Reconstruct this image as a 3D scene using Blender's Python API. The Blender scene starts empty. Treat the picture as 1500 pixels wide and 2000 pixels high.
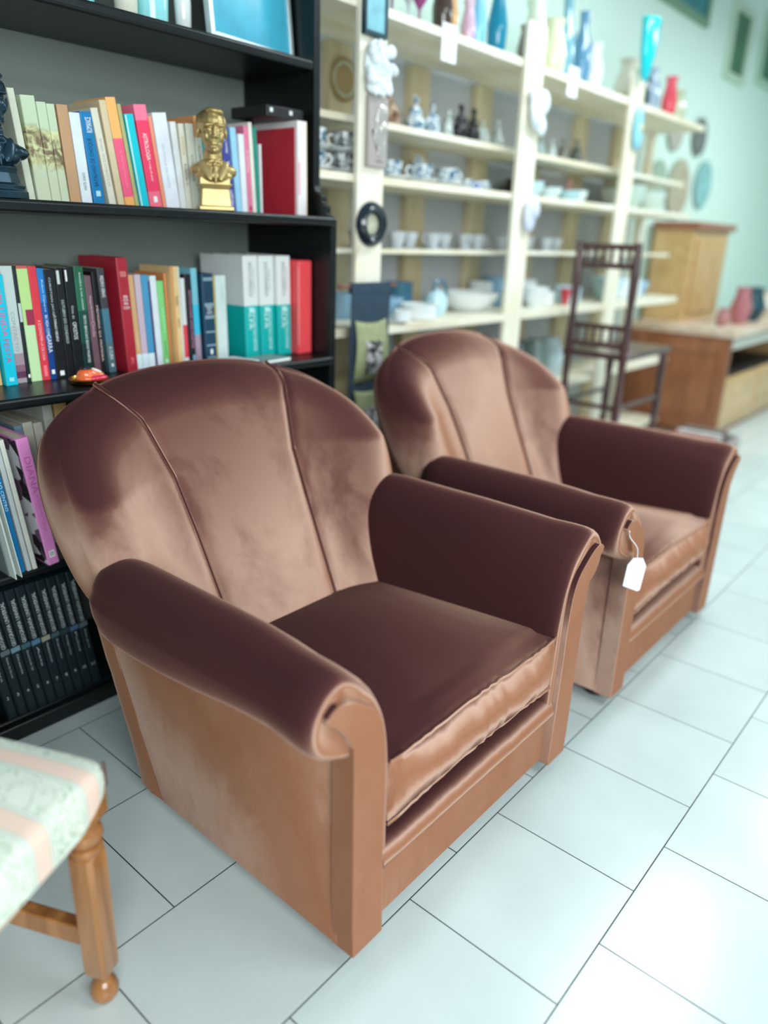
import bpy, bmesh, math, random
import numpy as np
from mathutils import Vector, Matrix, Euler

random.seed(7)
scene = bpy.context.scene
COL = scene.collection
PI = math.pi

# ------------------------------------------------------------------ camera, world, lights, exposure
S = 0.33                                    # one floor tile, metres
def lin(c):
    return tuple((v / 12.92 if v <= 0.04045 else ((v + 0.055) / 1.055) ** 2.4) for v in c)
def rgb(r, g, b):
    return lin((r / 255, g / 255, b / 255))

cam_d = bpy.data.cameras.new('camera')
cam = bpy.data.objects.new('camera', cam_d)
COL.objects.link(cam)
pitch, roll, yaw = math.radians(20.24737), math.radians(2.04982), math.radians(39.82228)
d = Vector((math.cos(pitch) * math.cos(yaw), math.cos(pitch) * math.sin(yaw), -math.sin(pitch)))
r = d.cross(Vector((0, 0, 1))).normalized()
u = r.cross(d)
r2 = r * math.cos(roll) + u * math.sin(roll)
u2 = u * math.cos(roll) - r * math.sin(roll)
M = Matrix((r2, u2, -d)).transposed().to_4x4()
M.translation = Vector((-1.84768987 * S, -2.05749426 * S, 3.82608724 * S))
cam.matrix_world = M
cam_d.sensor_fit = 'VERTICAL'
cam_d.sensor_height = 36
cam_d.sensor_width = 27
cam_d.lens = 1462.362 * 36 / 2000
cam_d.clip_start = 0.05
cam_d.dof.use_dof = True
cam_d.dof.focus_distance = 1.62
cam_d.dof.aperture_fstop = (cam_d.lens / 1000) / 0.026
scene.camera = cam

world = bpy.data.worlds.new('world')
scene.world = world
world.use_nodes = True
bg = world.node_tree.nodes['Background']
bg.inputs[0].default_value = (0.72, 0.93, 1.0, 1)
bg.inputs[1].default_value = 0.36

def area(name, loc, target, sx, sy, power, color=(1, 1, 1), spread=180):
    l = bpy.data.lights.new(name, 'AREA')
    l.shape = 'RECTANGLE'; l.size = sx; l.size_y = sy; l.energy = power; l.color = color
    l.spread = math.radians(spread)
    o = bpy.data.objects.new(name, l); COL.objects.link(o)
    o.location = loc
    o.rotation_euler = (Vector(target) - Vector(loc)).to_track_quat('-Z', 'Y').to_euler()
    return o
# fluorescent fittings on the ceiling over the aisle, and the daylit shop front behind the camera
area('ceiling_tube_near', (2.9, 0.15, 2.85), (2.9, 0.15, 0), 1.6, 0.35, 48, (0.86, 0.96, 1.0))
area('ceiling_tube_far', (5.6, -0.4, 2.85), (5.6, -0.4, 0), 1.6, 0.5, 78, (0.86, 0.97, 1.0))
area('ceiling_tube_aisle', (1.2, -1.9, 2.85), (1.2, -1.9, 0), 1.6, 0.5, 50, (0.88, 0.97, 1.0))
area('shop_window', (-1.3, -3.0, 1.9), (0.4, 0.4, 0.6), 2.6, 1.8, 170, (0.92, 0.98, 1.0))

scene.view_settings.view_transform = 'Standard'
scene.view_settings.look = 'None'
scene.view_settings.gamma = 1
scene.view_settings.exposure = 0.0
scene.view_settings.use_curve_mapping = False

# ------------------------------------------------------------------ materials
MATS = {}
def nt(name):
    m = bpy.data.materials.new(name); m.use_nodes = True
    t = m.node_tree
    return m, t, t.nodes['Principled BSDF']
def link(t, a, b): t.links.new(a, b)

def mat(name, color, rough=0.5, metal=0.0, spec=0.5, noise=0.0, nscale=20, coat=0.0, bump=0.0, trans=0.0, dark=None):
    """plain procedural surface with a little mottling"""
    if name in MATS: return MATS[name]
    m, t, p = nt(name)
    p.inputs['Roughness'].default_value = rough
    p.inputs['Metallic'].default_value = metal
    p.inputs['Specular IOR Level'].default_value = spec
    p.inputs['Coat Weight'].default_value = coat
    p.inputs['Transmission Weight'].default_value = trans
    p.inputs['Base Color'].default_value = (*color, 1)
    if noise > 0 or bump > 0:
        tc = t.nodes.new('ShaderNodeTexCoord')
        n = t.nodes.new('ShaderNodeTexNoise'); n.inputs['Scale'].default_value = nscale; n.inputs['Detail'].default_value = 5
        link(t, tc.outputs['Object'], n.inputs['Vector'])
        if noise > 0:
            mx = t.nodes.new('ShaderNodeMix'); mx.data_type = 'RGBA'
            c2 = dark if dark else tuple(v * (1 - noise) for v in color)
            mx.inputs[6].default_value = (*c2, 1); mx.inputs[7].default_value = (*color, 1)
            rp = t.nodes.new('ShaderNodeMapRange'); rp.inputs[1].default_value = 0.35; rp.inputs[2].default_value = 0.65
            link(t, n.outputs['Fac'], rp.inputs[0]); link(t, rp.outputs[0], mx.inputs[0])
            link(t, mx.outputs[2], p.inputs['Base Color'])
        if bump > 0:
            b = t.nodes.new('ShaderNodeBump'); b.inputs['Strength'].default_value = bump; b.inputs['Distance'].default_value = 0.01
            link(t, n.outputs['Fac'], b.inputs['Height']); link(t, b.outputs[0], p.inputs['Normal'])
    MATS[name] = m
    return m

def bands(name, stops, h, rough=0.45, axis=2, coat=0.0, mottle=False):
    """constant colour bands along the object's own height"""
    m, t, p = nt(name)
    p.inputs['Roughness'].default_value = rough; p.inputs['Coat Weight'].default_value = coat
    tc = t.nodes.new('ShaderNodeTexCoord'); sp = t.nodes.new('ShaderNodeSeparateXYZ')
    mr = t.nodes.new('ShaderNodeMapRange'); mr.inputs[1].default_value = 0; mr.inputs[2].default_value = h
    cr = t.nodes.new('ShaderNodeValToRGB'); cr.color_ramp.interpolation = 'CONSTANT'
    e = cr.color_ramp.elements
    e[0].position = 0; e[0].color = (*stops[0][1], 1)
    e[1].position = stops[1][0]; e[1].color = (*stops[1][1], 1)
    for pos, c in stops[2:]:
        k = e.new(pos); k.color = (*c, 1)
    link(t, tc.outputs['Object'], sp.inputs[0]); link(t, sp.outputs[axis], mr.inputs[0])
    link(t, mr.outputs[0], cr.inputs[0]); link(t, cr.outputs[0], p.inputs['Base Color'])
    if mottle:                                   # marbled pattern in the middle of the spine
        n = t.nodes.new('ShaderNodeTexNoise'); n.inputs['Scale'].default_value = 38; n.inputs['Detail'].default_value = 5; n.inputs['Distortion'].default_value = 1.6
        g = t.nodes.new('ShaderNodeNewGeometry'); link(t, g.outputs['Position'], n.inputs['Vector'])
        nr = t.nodes.new('ShaderNodeValToRGB'); nr.color_ramp.elements[0].position = 0.40; nr.color_ramp.elements[1].position = 0.62
        nr.color_ramp.elements[0].color = (*rgb(116, 100, 72), 1); nr.color_ramp.elements[1].color = (*rgb(206, 210, 158), 1)
        link(t, n.outputs['Fac'], nr.inputs[0])
        hb = t.nodes.new('ShaderNodeValToRGB'); e2 = hb.color_ramp.elements
        e2[0].position = 0.30; e2[0].color = (0, 0, 0, 1); e2[1].position = 0.40; e2[1].color = (1, 1, 1, 1)
        k = e2.new(0.66); k.color = (1, 1, 1, 1); k = e2.new(0.76); k.color = (0, 0, 0, 1)
        link(t, mr.outputs[0], hb.inputs[0])
        mx = t.nodes.new('ShaderNodeMix'); mx.data_type = 'RGBA'
        link(t, hb.outputs[0], mx.inputs[0]); link(t, cr.outputs[0], mx.inputs[6]); link(t, nr.outputs[0], mx.inputs[7]); link(t, mx.outputs[2], p.inputs['Base Color'])
    return m

def wood(name, c1, c2, scale=(3, 3, 18), rough=0.45, dist=3.0, axis='Z', coat=0.0):
    if name in MATS: return MATS[name]
    m, t, p = nt(name)
    tc = t.nodes.new('ShaderNodeTexCoord'); mp = t.nodes.new('ShaderNodeMapping')
    mp.inputs['Scale'].default_value = scale
    n = t.nodes.new('ShaderNodeTexNoise'); n.inputs['Scale'].default_value = 3; n.inputs['Detail'].default_value = 6
    n.inputs['Distortion'].default_value = dist
    cr = t.nodes.new('ShaderNodeValToRGB')
    cr.color_ramp.elements[0].position = 0.35; cr.color_ramp.elements[0].color = (*c2, 1)
    cr.color_ramp.elements[1].position = 0.62; cr.color_ramp.elements[1].color = (*c1, 1)
    link(t, tc.outputs['Object'], mp.inputs[0]); link(t, mp.outputs[0], n.inputs['Vector'])
    link(t, n.outputs['Fac'], cr.inputs[0]); link(t, cr.outputs[0], p.inputs['Base Color'])
    p.inputs['Roughness'].default_value = rough; p.inputs['Coat Weight'].default_value = coat
    MATS[name] = m
    return m

def velvet(name, nap, lie=1.0):
    """cotton velvet whose pile lies along NAP: dark where one looks into the pile, pale where one looks across it"""
    m = bpy.data.materials.new(name); m.use_nodes = True
    t = m.node_tree; t.nodes.clear()
    out = t.nodes.new('ShaderNodeOutputMaterial')
    tc = t.nodes.new('ShaderNodeTexCoord'); g = t.nodes.new('ShaderNodeNewGeometry')
    def vm(op, a, b=None, k=None):
        n = t.nodes.new('ShaderNodeVectorMath'); n.operation = op
        for idx, v in ((0, a), (1, b)):
            if v is None: continue
            if isinstance(v, tuple): n.inputs[idx].default_value = v
            else: link(t, v, n.inputs[idx])
        if k is not None:
            if isinstance(k, (int, float)): n.inputs['Scale'].default_value = k
            else: link(t, k, n.inputs['Scale'])
        return n
    N = g.outputs['Normal']
    dn = vm('DOT_PRODUCT', N, nap)
    prj = vm('SCALE', N, None, dn.outputs['Value'])
    tan = vm('SUBTRACT', nap, prj.outputs[0])
    tann = vm('NORMALIZE', tan.outputs[0])
    n1 = t.nodes.new('ShaderNodeTexNoise'); n1.inputs['Scale'].default_value = 4.2; n1.inputs['Detail'].default_value = 8; n1.inputs['Roughness'].default_value = 0.66
    n1.inputs['Distortion'].default_value = 0.3
    mp = t.nodes.new('ShaderNodeMapping'); mp.inputs['Scale'].default_value = (1.0, 1.0, 0.6)
    link(t, tc.outputs['Object'], mp.inputs[0]); link(t, mp.outputs[0], n1.inputs['Vector'])
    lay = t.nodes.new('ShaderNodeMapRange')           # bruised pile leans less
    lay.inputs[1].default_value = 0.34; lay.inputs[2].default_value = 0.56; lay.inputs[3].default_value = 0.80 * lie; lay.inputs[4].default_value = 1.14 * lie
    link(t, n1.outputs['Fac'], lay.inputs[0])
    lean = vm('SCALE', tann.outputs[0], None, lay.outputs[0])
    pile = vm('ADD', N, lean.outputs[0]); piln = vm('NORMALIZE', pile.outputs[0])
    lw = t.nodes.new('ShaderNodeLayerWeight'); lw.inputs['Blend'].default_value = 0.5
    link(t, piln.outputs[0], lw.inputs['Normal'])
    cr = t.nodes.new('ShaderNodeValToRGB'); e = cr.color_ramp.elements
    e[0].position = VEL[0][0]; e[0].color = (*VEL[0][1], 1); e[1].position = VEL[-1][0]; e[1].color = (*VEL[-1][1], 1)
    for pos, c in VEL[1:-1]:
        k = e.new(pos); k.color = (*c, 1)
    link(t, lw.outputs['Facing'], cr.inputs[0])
    dif = t.nodes.new('ShaderNodeBsdfDiffuse'); link(t, cr.outputs[0], dif.inputs['Color'])
    sh = t.nodes.new('ShaderNodeBsdfSheen'); sh.inputs['Roughness'].default_value = 0.3; sh.inputs['Color'].default_value = (0.20, 0.13, 0.10, 1)
    n2 = t.nodes.new('ShaderNodeTexNoise'); n2.inputs['Scale'].default_value = 240; n2.inputs['Detail'].default_value = 2
    link(t, tc.outputs['Object'], n2.inputs['Vector'])
    bp = t.nodes.new('ShaderNodeBump'); bp.inputs['Strength'].default_value = 0.15; bp.inputs['Distance'].default_value = 0.002
    link(t, n2.outputs['Fac'], bp.inputs['Height']); link(t, bp.outputs[0], sh.inputs['Normal']); link(t, bp.outputs[0], dif.inputs['Normal'])
    add = t.nodes.new('ShaderNodeAddShader')
    link(t, dif.outputs[0], add.inputs[0]); link(t, sh.outputs[0], add.inputs[1])
    link(t, add.outputs[0], out.inputs['Surface'])
    return m
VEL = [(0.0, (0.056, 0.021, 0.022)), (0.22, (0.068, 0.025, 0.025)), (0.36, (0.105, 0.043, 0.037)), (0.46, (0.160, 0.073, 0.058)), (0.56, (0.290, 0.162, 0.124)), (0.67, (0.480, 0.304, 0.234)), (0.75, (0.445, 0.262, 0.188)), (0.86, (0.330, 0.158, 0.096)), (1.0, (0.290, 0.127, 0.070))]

def floor_mat():
    m, t, p = nt('floor_tiles')
    g = t.nodes.new('ShaderNodeNewGeometry')
    b = t.nodes.new('ShaderNodeTexBrick')
    b.offset = 0.5; b.offset_frequency = 2; b.squash = 1
    b.inputs['Scale'].default_value = 1
    b.inputs['Brick Width'].default_value = S; b.inputs['Row Height'].default_value = 1.01234 * S
    b.inputs['Mortar Size'].default_value = 0.0014; b.inputs['Mortar Smooth'].default_value = 0.15
    b.inputs['Color1'].default_value = (*rgb(210, 221, 218), 1); b.inputs['Color2'].default_value = (*rgb(204, 217, 214), 1)
    b.inputs['Mortar'].default_value = (*rgb(60, 70, 68), 1)
    link(t, g.outputs['Position'], b.inputs['Vector'])
    n = t.nodes.new('ShaderNodeTexNoise'); n.inputs['Scale'].default_value = 3.5; n.inputs['Detail'].default_value = 7
    link(t, g.outputs['Position'], n.inputs['Vector'])
    mr = t.nodes.new('ShaderNodeMapRange'); mr.inputs[1].default_value = 0.3; mr.inputs[2].default_value = 0.7
    mr.inputs[3].default_value = 0.90; mr.inputs[4].default_value = 1.02
    link(t, n.outputs['Fac'], mr.inputs[0])
    mx = t.nodes.new('ShaderNodeMix'); mx.data_type = 'RGBA'; mx.blend_type = 'MULTIPLY'; mx.inputs[0].default_value = 1
    link(t, b.outputs['Color'], mx.inputs[6]); link(t, mr.outputs[0], mx.inputs[7])
    link(t, mx.outputs[2], p.inputs['Base Color'])
    p.inputs['Roughness'].default_value = 0.22
    r_ = t.nodes.new('ShaderNodeMapRange'); r_.inputs[3].default_value = 0.2; r_.inputs[4].default_value = 0.6
    link(t, b.outputs['Fac'], r_.inputs[0]); link(t, r_.outputs[0], p.inputs['Roughness'])
    bp = t.nodes.new('ShaderNodeBump'); bp.inputs['Strength'].default_value = 0.5; bp.inputs['Distance'].default_value = 0.002; bp.invert = True
    link(t, b.outputs['Fac'], bp.inputs['Height']); link(t, bp.outputs[0], p.inputs['Normal'])
    return m

def transfer_mat(name, ink, ground=(0.82, 0.86, 0.86), scale=60):
    """white glazed china with a printed landscape-like pattern"""
    if name in MATS: return MATS[name]
    m, t, p = nt(name)
    tc = t.nodes.new('ShaderNodeTexCoord')
    n = t.nodes.new('ShaderNodeTexNoise'); n.inputs['Scale'].default_value = scale; n.inputs['Detail'].default_value = 6
    n.inputs['Roughness'].default_value = 0.7; n.inputs['Distortion'].default_value = 1.2
    link(t, tc.outputs['Object'], n.inputs['Vector'])
    cr = t.nodes.new('ShaderNodeValToRGB')
    cr.color_ramp.elements[0].position = 0.46; cr.color_ramp.elements[0].color = (*ink, 1)
    cr.color_ramp.elements[1].position = 0.54; cr.color_ramp.elements[1].color = (*ground, 1)
    link(t, n.outputs['Fac'], cr.inputs[0]); link(t, cr.outputs[0], p.inputs['Base Color'])
    p.inputs['Roughness'].default_value = 0.12
    MATS[name] = m
    return m

# ------------------------------------------------------------------ mesh helpers
class MB:
    def __init__(s): s.v = []; s.f = []
    def add(s, verts, faces):
        o = len(s.v); s.v += [tuple(p) for p in verts]; s.f += [tuple(i + o for i in f) for f in faces]
        return s
    def box(s, x0, x1, y0, y1, z0, z1):
        v = [(x, y, z) for x in (x0, x1) for y in (y0, y1) for z in (z0, z1)]
        return s.add(v, [(0, 1, 3, 2), (4, 6, 7, 5), (0, 4, 5, 1), (2, 3, 7, 6), (0, 2, 6, 4), (1, 5, 7, 3)])
    def prism(s, poly, a, b, axis='z'):
        n = len(poly)
        def P(p, k):
            if axis == 'z': return (p[0], p[1], k)
            if axis == 'y': return (p[0], k, p[1])
            return (k, p[0], p[1])
        v = [P(p, a) for p in poly] + [P(p, b) for p in poly]
        f = [(i, (i + 1) % n, n + (i + 1) % n, n + i) for i in range(n)]
        f += [tuple(range(n - 1, -1, -1)), tuple(range(n, 2 * n))]
        return s.add(v, f)
    def lathe(s, prof, seg=24, c=(0, 0, 0), sx=1.0, sy=1.0, cap=True, rot=None):
        v = []; n = len(prof)
        for i in range(seg):
            a = 2 * PI * i / seg
            for (rad, z) in prof:
                p = Vector((rad * math.cos(a) * sx, rad * math.sin(a) * sy, z))
                if rot: p = rot @ p
                v.append((p.x + c[0], p.y + c[1], p.z + c[2]))
        f = []
        for i in range(seg):
            j = (i + 1) % seg
            for k in range(n - 1):
                f.append((i * n + k, j * n + k, j * n + k + 1, i * n + k + 1))
        if cap:
            if prof[0][0] > 1e-5: f.append(tuple(i * n for i in range(seg))[::-1])
            if prof[-1][0] > 1e-5: f.append(tuple(i * n + n - 1 for i in range(seg)))
        return s.add(v, f)
    def tube(s, path, rad, seg=8, closed=False):
        P = [Vector(p) for p in path]; n = len(P); v = []
        up = Vector((0.13, 0.21, 0.97))
        for i in range(n):
            if closed: tg = P[(i + 1) % n] - P[i - 1]
            else: tg = P[min(i + 1, n - 1)] - P[max(i - 1, 0)]
            tg.normalize()
            a = tg.cross(up)
            if a.length < 1e-3: a = tg.cross(Vector((1, 0, 0)))
            a.normalize(); b = a.cross(tg)
            rr = rad[i] if isinstance(rad, (list, tuple)) else rad
            for k in range(seg):
                th = 2 * PI * k / seg
                v.append(P[i] + a * (rr * math.cos(th)) + b * (rr * math.sin(th)))
        f = []
        m = n if closed else n - 1
        for i in range(m):
            j = (i + 1) % n
            for k in range(seg):
                l = (k + 1) % seg
                f.append((i * seg + k, i * seg + l, j * seg + l, j * seg + k))
        if not closed:
            f.append(tuple(range(seg))[::-1]); f.append(tuple((n - 1) * seg + k for k in range(seg)))
        return s.add(v, f)
    def loft(s, rings, caps=(True, True)):
        n = len(rings[0]); o = []
        for rg in rings: o += list(rg)
        f = []
        for i in range(len(rings) - 1):
            for k in range(n):
                l = (k + 1) % n
                f.append((i * n + k, i * n + l, (i + 1) * n + l, (i + 1) * n + k))
        if caps[0]: f.append(tuple(range(n))[::-1])
        if caps[1]: f.append(tuple((len(rings) - 1) * n + k for k in range(n)))
        return s.add(o, f)
    def mesh(s, name, smooth=True, angle=40):
        me = bpy.data.meshes.new(name)
        me.from_pydata(s.v, [], s.f)
        bm = bmesh.new(); bm.from_mesh(me)
        bmesh.ops.recalc_face_normals(bm, faces=bm.faces)
        bm.to_mesh(me); bm.free()
        if smooth:
            for p in me.polygons: p.use_smooth = True
            ca = math.radians(angle)
            bm = bmesh.new(); bm.from_mesh(me)
            for e in bm.edges:
                if len(e.link_faces) == 2 and e.calc_face_angle(0) > ca: e.smooth = False
            bm.to_mesh(me); bm.free()
        return me

def put(name, mb, m, parent=None, loc=(0, 0, 0), rot=(0, 0, 0), bevel=0.0, smooth=True, angle=40, subsurf=0):
    me = mb.mesh(name, smooth, angle) if isinstance(mb, MB) else mb
    o = bpy.data.objects.new(name, me); COL.objects.link(o)
    o.location = loc; o.rotation_euler = rot
    if m is not None:
        if len(me.materials) == 0: me.materials.append(m)
    if parent is not None: o.parent = parent
    if bevel > 0:
        b = o.modifiers.new('bevel', 'BEVEL'); b.width = bevel; b.segments = 3 if bevel > 0.006 else 2; b.limit_method = 'ANGLE'; b.angle_limit = math.radians(35)
    if subsurf:
        b = o.modifiers.new('sub', 'SUBSURF'); b.levels = subsurf; b.render_levels = subsurf
    return o
def tag(o, label, cat, group=None):
    o['label'] = label; o['category'] = cat
    if group: o['group'] = group
    return o
def struct(o): o['kind'] = 'structure'; return o
def empty(name, loc=(0, 0, 0), rz=0.0):
    o = bpy.data.objects.new(name, None); COL.objects.link(o); o.location = loc; o.rotation_euler = (0, 0, rz)
    o.empty_display_size = 0.05
    return o
def copy_tree(o, parent=None):
    c = o.copy(); COL.objects.link(c)
    if parent is not None: c.parent = parent
    for ch in list(o.children): copy_tree(ch, c)
    return c

def crom(pts, n=6, closed=False):
    """Catmull-Rom through points"""
    P = [np.array(p, float) for p in pts]; out = []
    N = len(P)
    for i in range(N if closed else N - 1):
        if closed: a, b, c, e = P[i - 1], P[i], P[(i + 1) % N], P[(i + 2) % N]
        else: a, b, c, e = P[max(i - 1, 0)], P[i], P[i + 1], P[min(i + 2, N - 1)]
        for k in range(n):
            t = k / n
            out.append(0.5 * ((2 * b) + (-a + c) * t + (2 * a - 5 * b + 4 * c - e) * t * t + (-a + 3 * b - 3 * c + e) * t ** 3))
    if not closed: out.append(P[-1])
    return [tuple(p) for p in out]

def baked(tmp):
    bpy.context.view_layer.update()
    dg = bpy.context.evaluated_depsgraph_get()
    me = bpy.data.meshes.new_from_object(tmp.evaluated_get(dg))
    old = tmp.data
    bpy.data.objects.remove(tmp)
    return me

def blob(name, parts, voxel=0.003, smooth=4):
    """one continuous sculpted surface from overlapping ellipsoids and cones"""
    mb = MB()
    for p in parts:
        c, rad = p[0], p[1]
        rot = Euler(p[2]).to_matrix() if len(p) > 2 and p[2] else None
        if len(p) > 3 and p[3] == 'box':
            v = []
            for x in (-1, 1):
                for y in (-1, 1):
                    for z in (-1, 1):
                        k = Vector((x * rad[0], y * rad[1], z * rad[2]))
                        if rot: k = rot @ k
                        v.append(k + Vector(c))
            mb.add(v, [(0, 1, 3, 2), (4, 6, 7, 5), (0, 4, 5, 1), (2, 3, 7, 6), (0, 2, 6, 4), (1, 5, 7, 3)])
        else:
            prof = [(max(1e-6, math.sin(PI * k / 10)), -math.cos(PI * k / 10)) for k in range(11)]
            v = []; seg = 16
            for i in range(seg):
                a = 2 * PI * i / seg
                for (q, z) in prof:
                    k = Vector((q * math.cos(a) * rad[0], q * math.sin(a) * rad[1], z * rad[2]))
                    if rot: k = rot @ k
                    v.append(k + Vector(c))
            f = []
            for i in range(seg):
                j = (i + 1) % seg
                for k in range(10): f.append((i * 11 + k, j * 11 + k, j * 11 + k + 1, i * 11 + k + 1))
            mb.add(v, f)
    me = mb.mesh(name, False)
    bm = bmesh.new(); bm.from_mesh(me); bmesh.ops.remove_doubles(bm, verts=bm.verts, dist=1e-5)
    bmesh.ops.recalc_face_normals(bm, faces=bm.faces); bm.to_mesh(me); bm.free()
    o = bpy.data.objects.new('tmp', me); COL.objects.link(o)
    rm = o.modifiers.new('r', 'REMESH'); rm.mode = 'VOXEL'; rm.voxel_size = voxel
    if smooth:
        sm = o.modifiers.new('s', 'SMOOTH'); sm.iterations = smooth; sm.factor = 0.5
    out = baked(o); out.name = name
    for p in out.polygons: p.use_smooth = True
    return out
def grounded(me, z=0.0):
    m_ = min(v.co.z for v in me.vertices)
    for v in me.vertices: v.co.z += z - m_
    return me

TXT = {}
def text_geo(body):
    if body in TXT: return TXT[body]
    c = bpy.data.curves.new('t', 'FONT'); c.body = body; c.size = 1; c.resolution_u = 2
    o = bpy.data.objects.new('t', c); COL.objects.link(o)
    me = baked(o)
    V = np.array([v.co[:] for v in me.vertices]) if len(me.vertices) else np.zeros((1, 3))
    F = [tuple(p.vertices) for p in me.polygons]
    bpy.data.meshes.remove(me)
    V[:, :2] -= (V[:, :2].min(0) + V[:, :2].max(0)) / 2
    sz = np.maximum(V[:, :2].max(0) - V[:, :2].min(0), 1e-6)
    TXT[body] = (V, F, sz)
    return TXT[body]
def text_mesh(mb, body, length, height, cx, cz, y, direction='down'):
    """lettering in the plane y = const facing -Y; runs down, up or across"""
    V, F, sz = text_geo(body)
    tx = V[:, 0] / sz[0] * length; ty = V[:, 1] / sz[1] * height
    if direction == 'down': X, Z = ty, -tx
    elif direction == 'up': X, Z = -ty, tx
    else: X, Z = tx, ty
    mb.add([(cx + a, y, cz + b) for a, b in zip(X, Z)], F)

# ------------------------------------------------------------------ the setting
fl = put('floor', MB().box(-3.5, 9.0, -4.5, 1.6, -0.08, 0), floor_mat(), smooth=False); struct(fl)

def wall_mat():
    m, t, p = nt('painted_wall')
    g = t.nodes.new('ShaderNodeNewGeometry'); sp = t.nodes.new('ShaderNodeSeparateXYZ')
    link(t, g.outputs['Position'], sp.inputs[0])
    cr = t.nodes.new('ShaderNodeValToRGB'); cr.color_ramp.interpolation = 'CONSTANT'
    mr = t.nodes.new('ShaderNodeMapRange'); mr.inputs[1].default_value = 0; mr.inputs[2].default_value = 4
    cr.color_ramp.elements[0].color = (*rgb(176, 180, 182), 1)
    cr.color_ramp.elements[1].position = 1.95 / 4; cr.color_ramp.elements[1].color = (*rgb(214, 238, 226), 1)
    link(t, sp.outputs[2], mr.inputs[0])
    far = t.nodes.new('ShaderNodeMath'); far.operation = 'GREATER_THAN'; far.inputs[1].default_value = 4.63; link(t, sp.outputs[0], far.inputs[0])
    mx_ = t.nodes.new('ShaderNodeMath'); mx_.operation = 'MAXIMUM'; link(t, mr.outputs[0], mx_.inputs[0]); link(t, far.outputs[0], mx_.inputs[1])
    link(t, mx_.outputs[0], cr.inputs[0]); link(t, cr.outputs[0], p.inputs['Base Color'])
    p.inputs['Roughness'].default_value = 0.8
    return m
WALL = wall_mat()
w = put('wall_back', MB().box(-3.5, 9.0, 1.6, 1.7, 0, 3.3), WALL, smooth=False); struct(w)
w = put('wall_right', MB().box(8.9, 9.0, -4.5, 1.6, 0, 3.3), mat('mint_paint', rgb(205, 232, 218), 0.8), smooth=False); struct(w)

# ------------------------------------------------------------------ armchairs
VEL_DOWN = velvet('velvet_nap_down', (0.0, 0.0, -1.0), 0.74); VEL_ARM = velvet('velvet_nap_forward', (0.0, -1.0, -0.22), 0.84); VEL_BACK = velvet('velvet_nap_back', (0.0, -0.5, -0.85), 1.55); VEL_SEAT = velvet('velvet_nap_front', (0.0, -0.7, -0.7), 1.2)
W_PTS = [(0.26, 0.355), (0.40, 0.375), (0.47, 0.405), (0.52, 0.444), (0.60, 0.462), (0.68, 0.468), (0.75, 0.461), (0.80, 0.443), (0.84, 0.412),
         (0.875, 0.358), (0.900, 0.292), (0.922, 0.210), (0.936, 0.110), (0.941, 0.0)]
def interp(tab, z):
    zs = [p[0] for p in tab]; vs = [p[1] for p in tab]
    return np.interp(z, zs, vs)
SEAM = [(0.03, 0.555), (0.33, 0.690), (0.50, 0.715), (0.70, 0.805), (0.85, 0.885), (0.94, 0.93)]
REAR = [(0.03, 0.688), (0.12, 0.709), (0.26, 0.760), (0.34, 0.780), (0.46, 0.800), (0.55, 0.820), (0.64, 0.845), (0.75, 0.89), (0.85, 0.935), (0.94, 0.955)]
PIPE = [(0.30, 0.165), (0.60, 0.178), (0.72, 0.187), (0.85, 0.220), (0.90, 0.252), (0.95, 0.29)]
def y0(z): return 0.60 + (z - 0.42) * 0.5
def wing(x):
    a = np.maximum(0, np.abs(x) - 0.19)
    return 0.205 * (1 - np.exp(-3.5 * a * a / 0.205))

def back_outline():
    half = crom([(b, a) for a, b in W_PTS], 10)         # (halfwidth, z)
    right = [(p[0], p[1]) for p in half]
    left = [(-p[0], p[1]) for p in half[::-1]][1:]
    arch = np.array(right + left)
    # even spacing
    seg = np.r_[0, np.cumsum(np.linalg.norm(np.diff(arch, axis=0), axis=1))]
    s = np.linspace(0, seg[-1], 200)
    arch = np.stack([np.interp(s, seg, arch[:, 0]), np.interp(s, seg, arch[:, 1])], 1)
    bot = np.stack([np.linspace(-W_PTS[0][1], W_PTS[0][1], 60)[1:-1], np.full(58, W_PTS[0][0])], 1)
    return arch, np.concatenate([arch, bot])
ARCH, OUTL = back_outline()
def edge_dist(P):
    A = ARCH[:-1]; B = ARCH[1:]; out = np.full(len(P), 9.0)
    for a, b in zip(A, B):
        ab = b - a; t = np.clip(((P - a) @ ab) / (ab @ ab), 0, 1)
        q = P - (a + t[:, None] * ab)
        out = np.minimum(out, np.hypot(q[:, 0], q[:, 1]))
    return out
R_EDGE = 0.09
def front_y(P, groove=True):
    x, z = P[:, 0], P[:, 1]
    t_ = np.clip((z - 0.62) / 0.22, 0, 1); RE = 0.115 + (R_EDGE - 0.115) * t_ * t_ * (3 - 2 * t_)
    e = np.minimum(edge_dist(P), RE)
    y = y0(z) - wing(x) * np.clip((0.98 - z) / 0.25, 0.35, 1) + (RE - np.sqrt(np.maximum(RE ** 2 - (RE - e) ** 2, 0)))
    k_ = np.clip((np.abs(x) - 0.36) / 0.11, 0, 1); h_ = np.clip((0.74 - z) / 0.24, 0, 1)
    y = y + 0.012 * k_ * k_ * (3 - 2 * k_) * h_ * h_ * (3 - 2 * h_)
    if groove:
        p = interp(PIPE, z)
        dd = np.abs(np.abs(x) - p)
        y = y + 0.009 * np.exp(-(dd / 0.013) ** 2) - 0.006 * np.exp(-(x / 0.14) ** 2)
    return y

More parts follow.
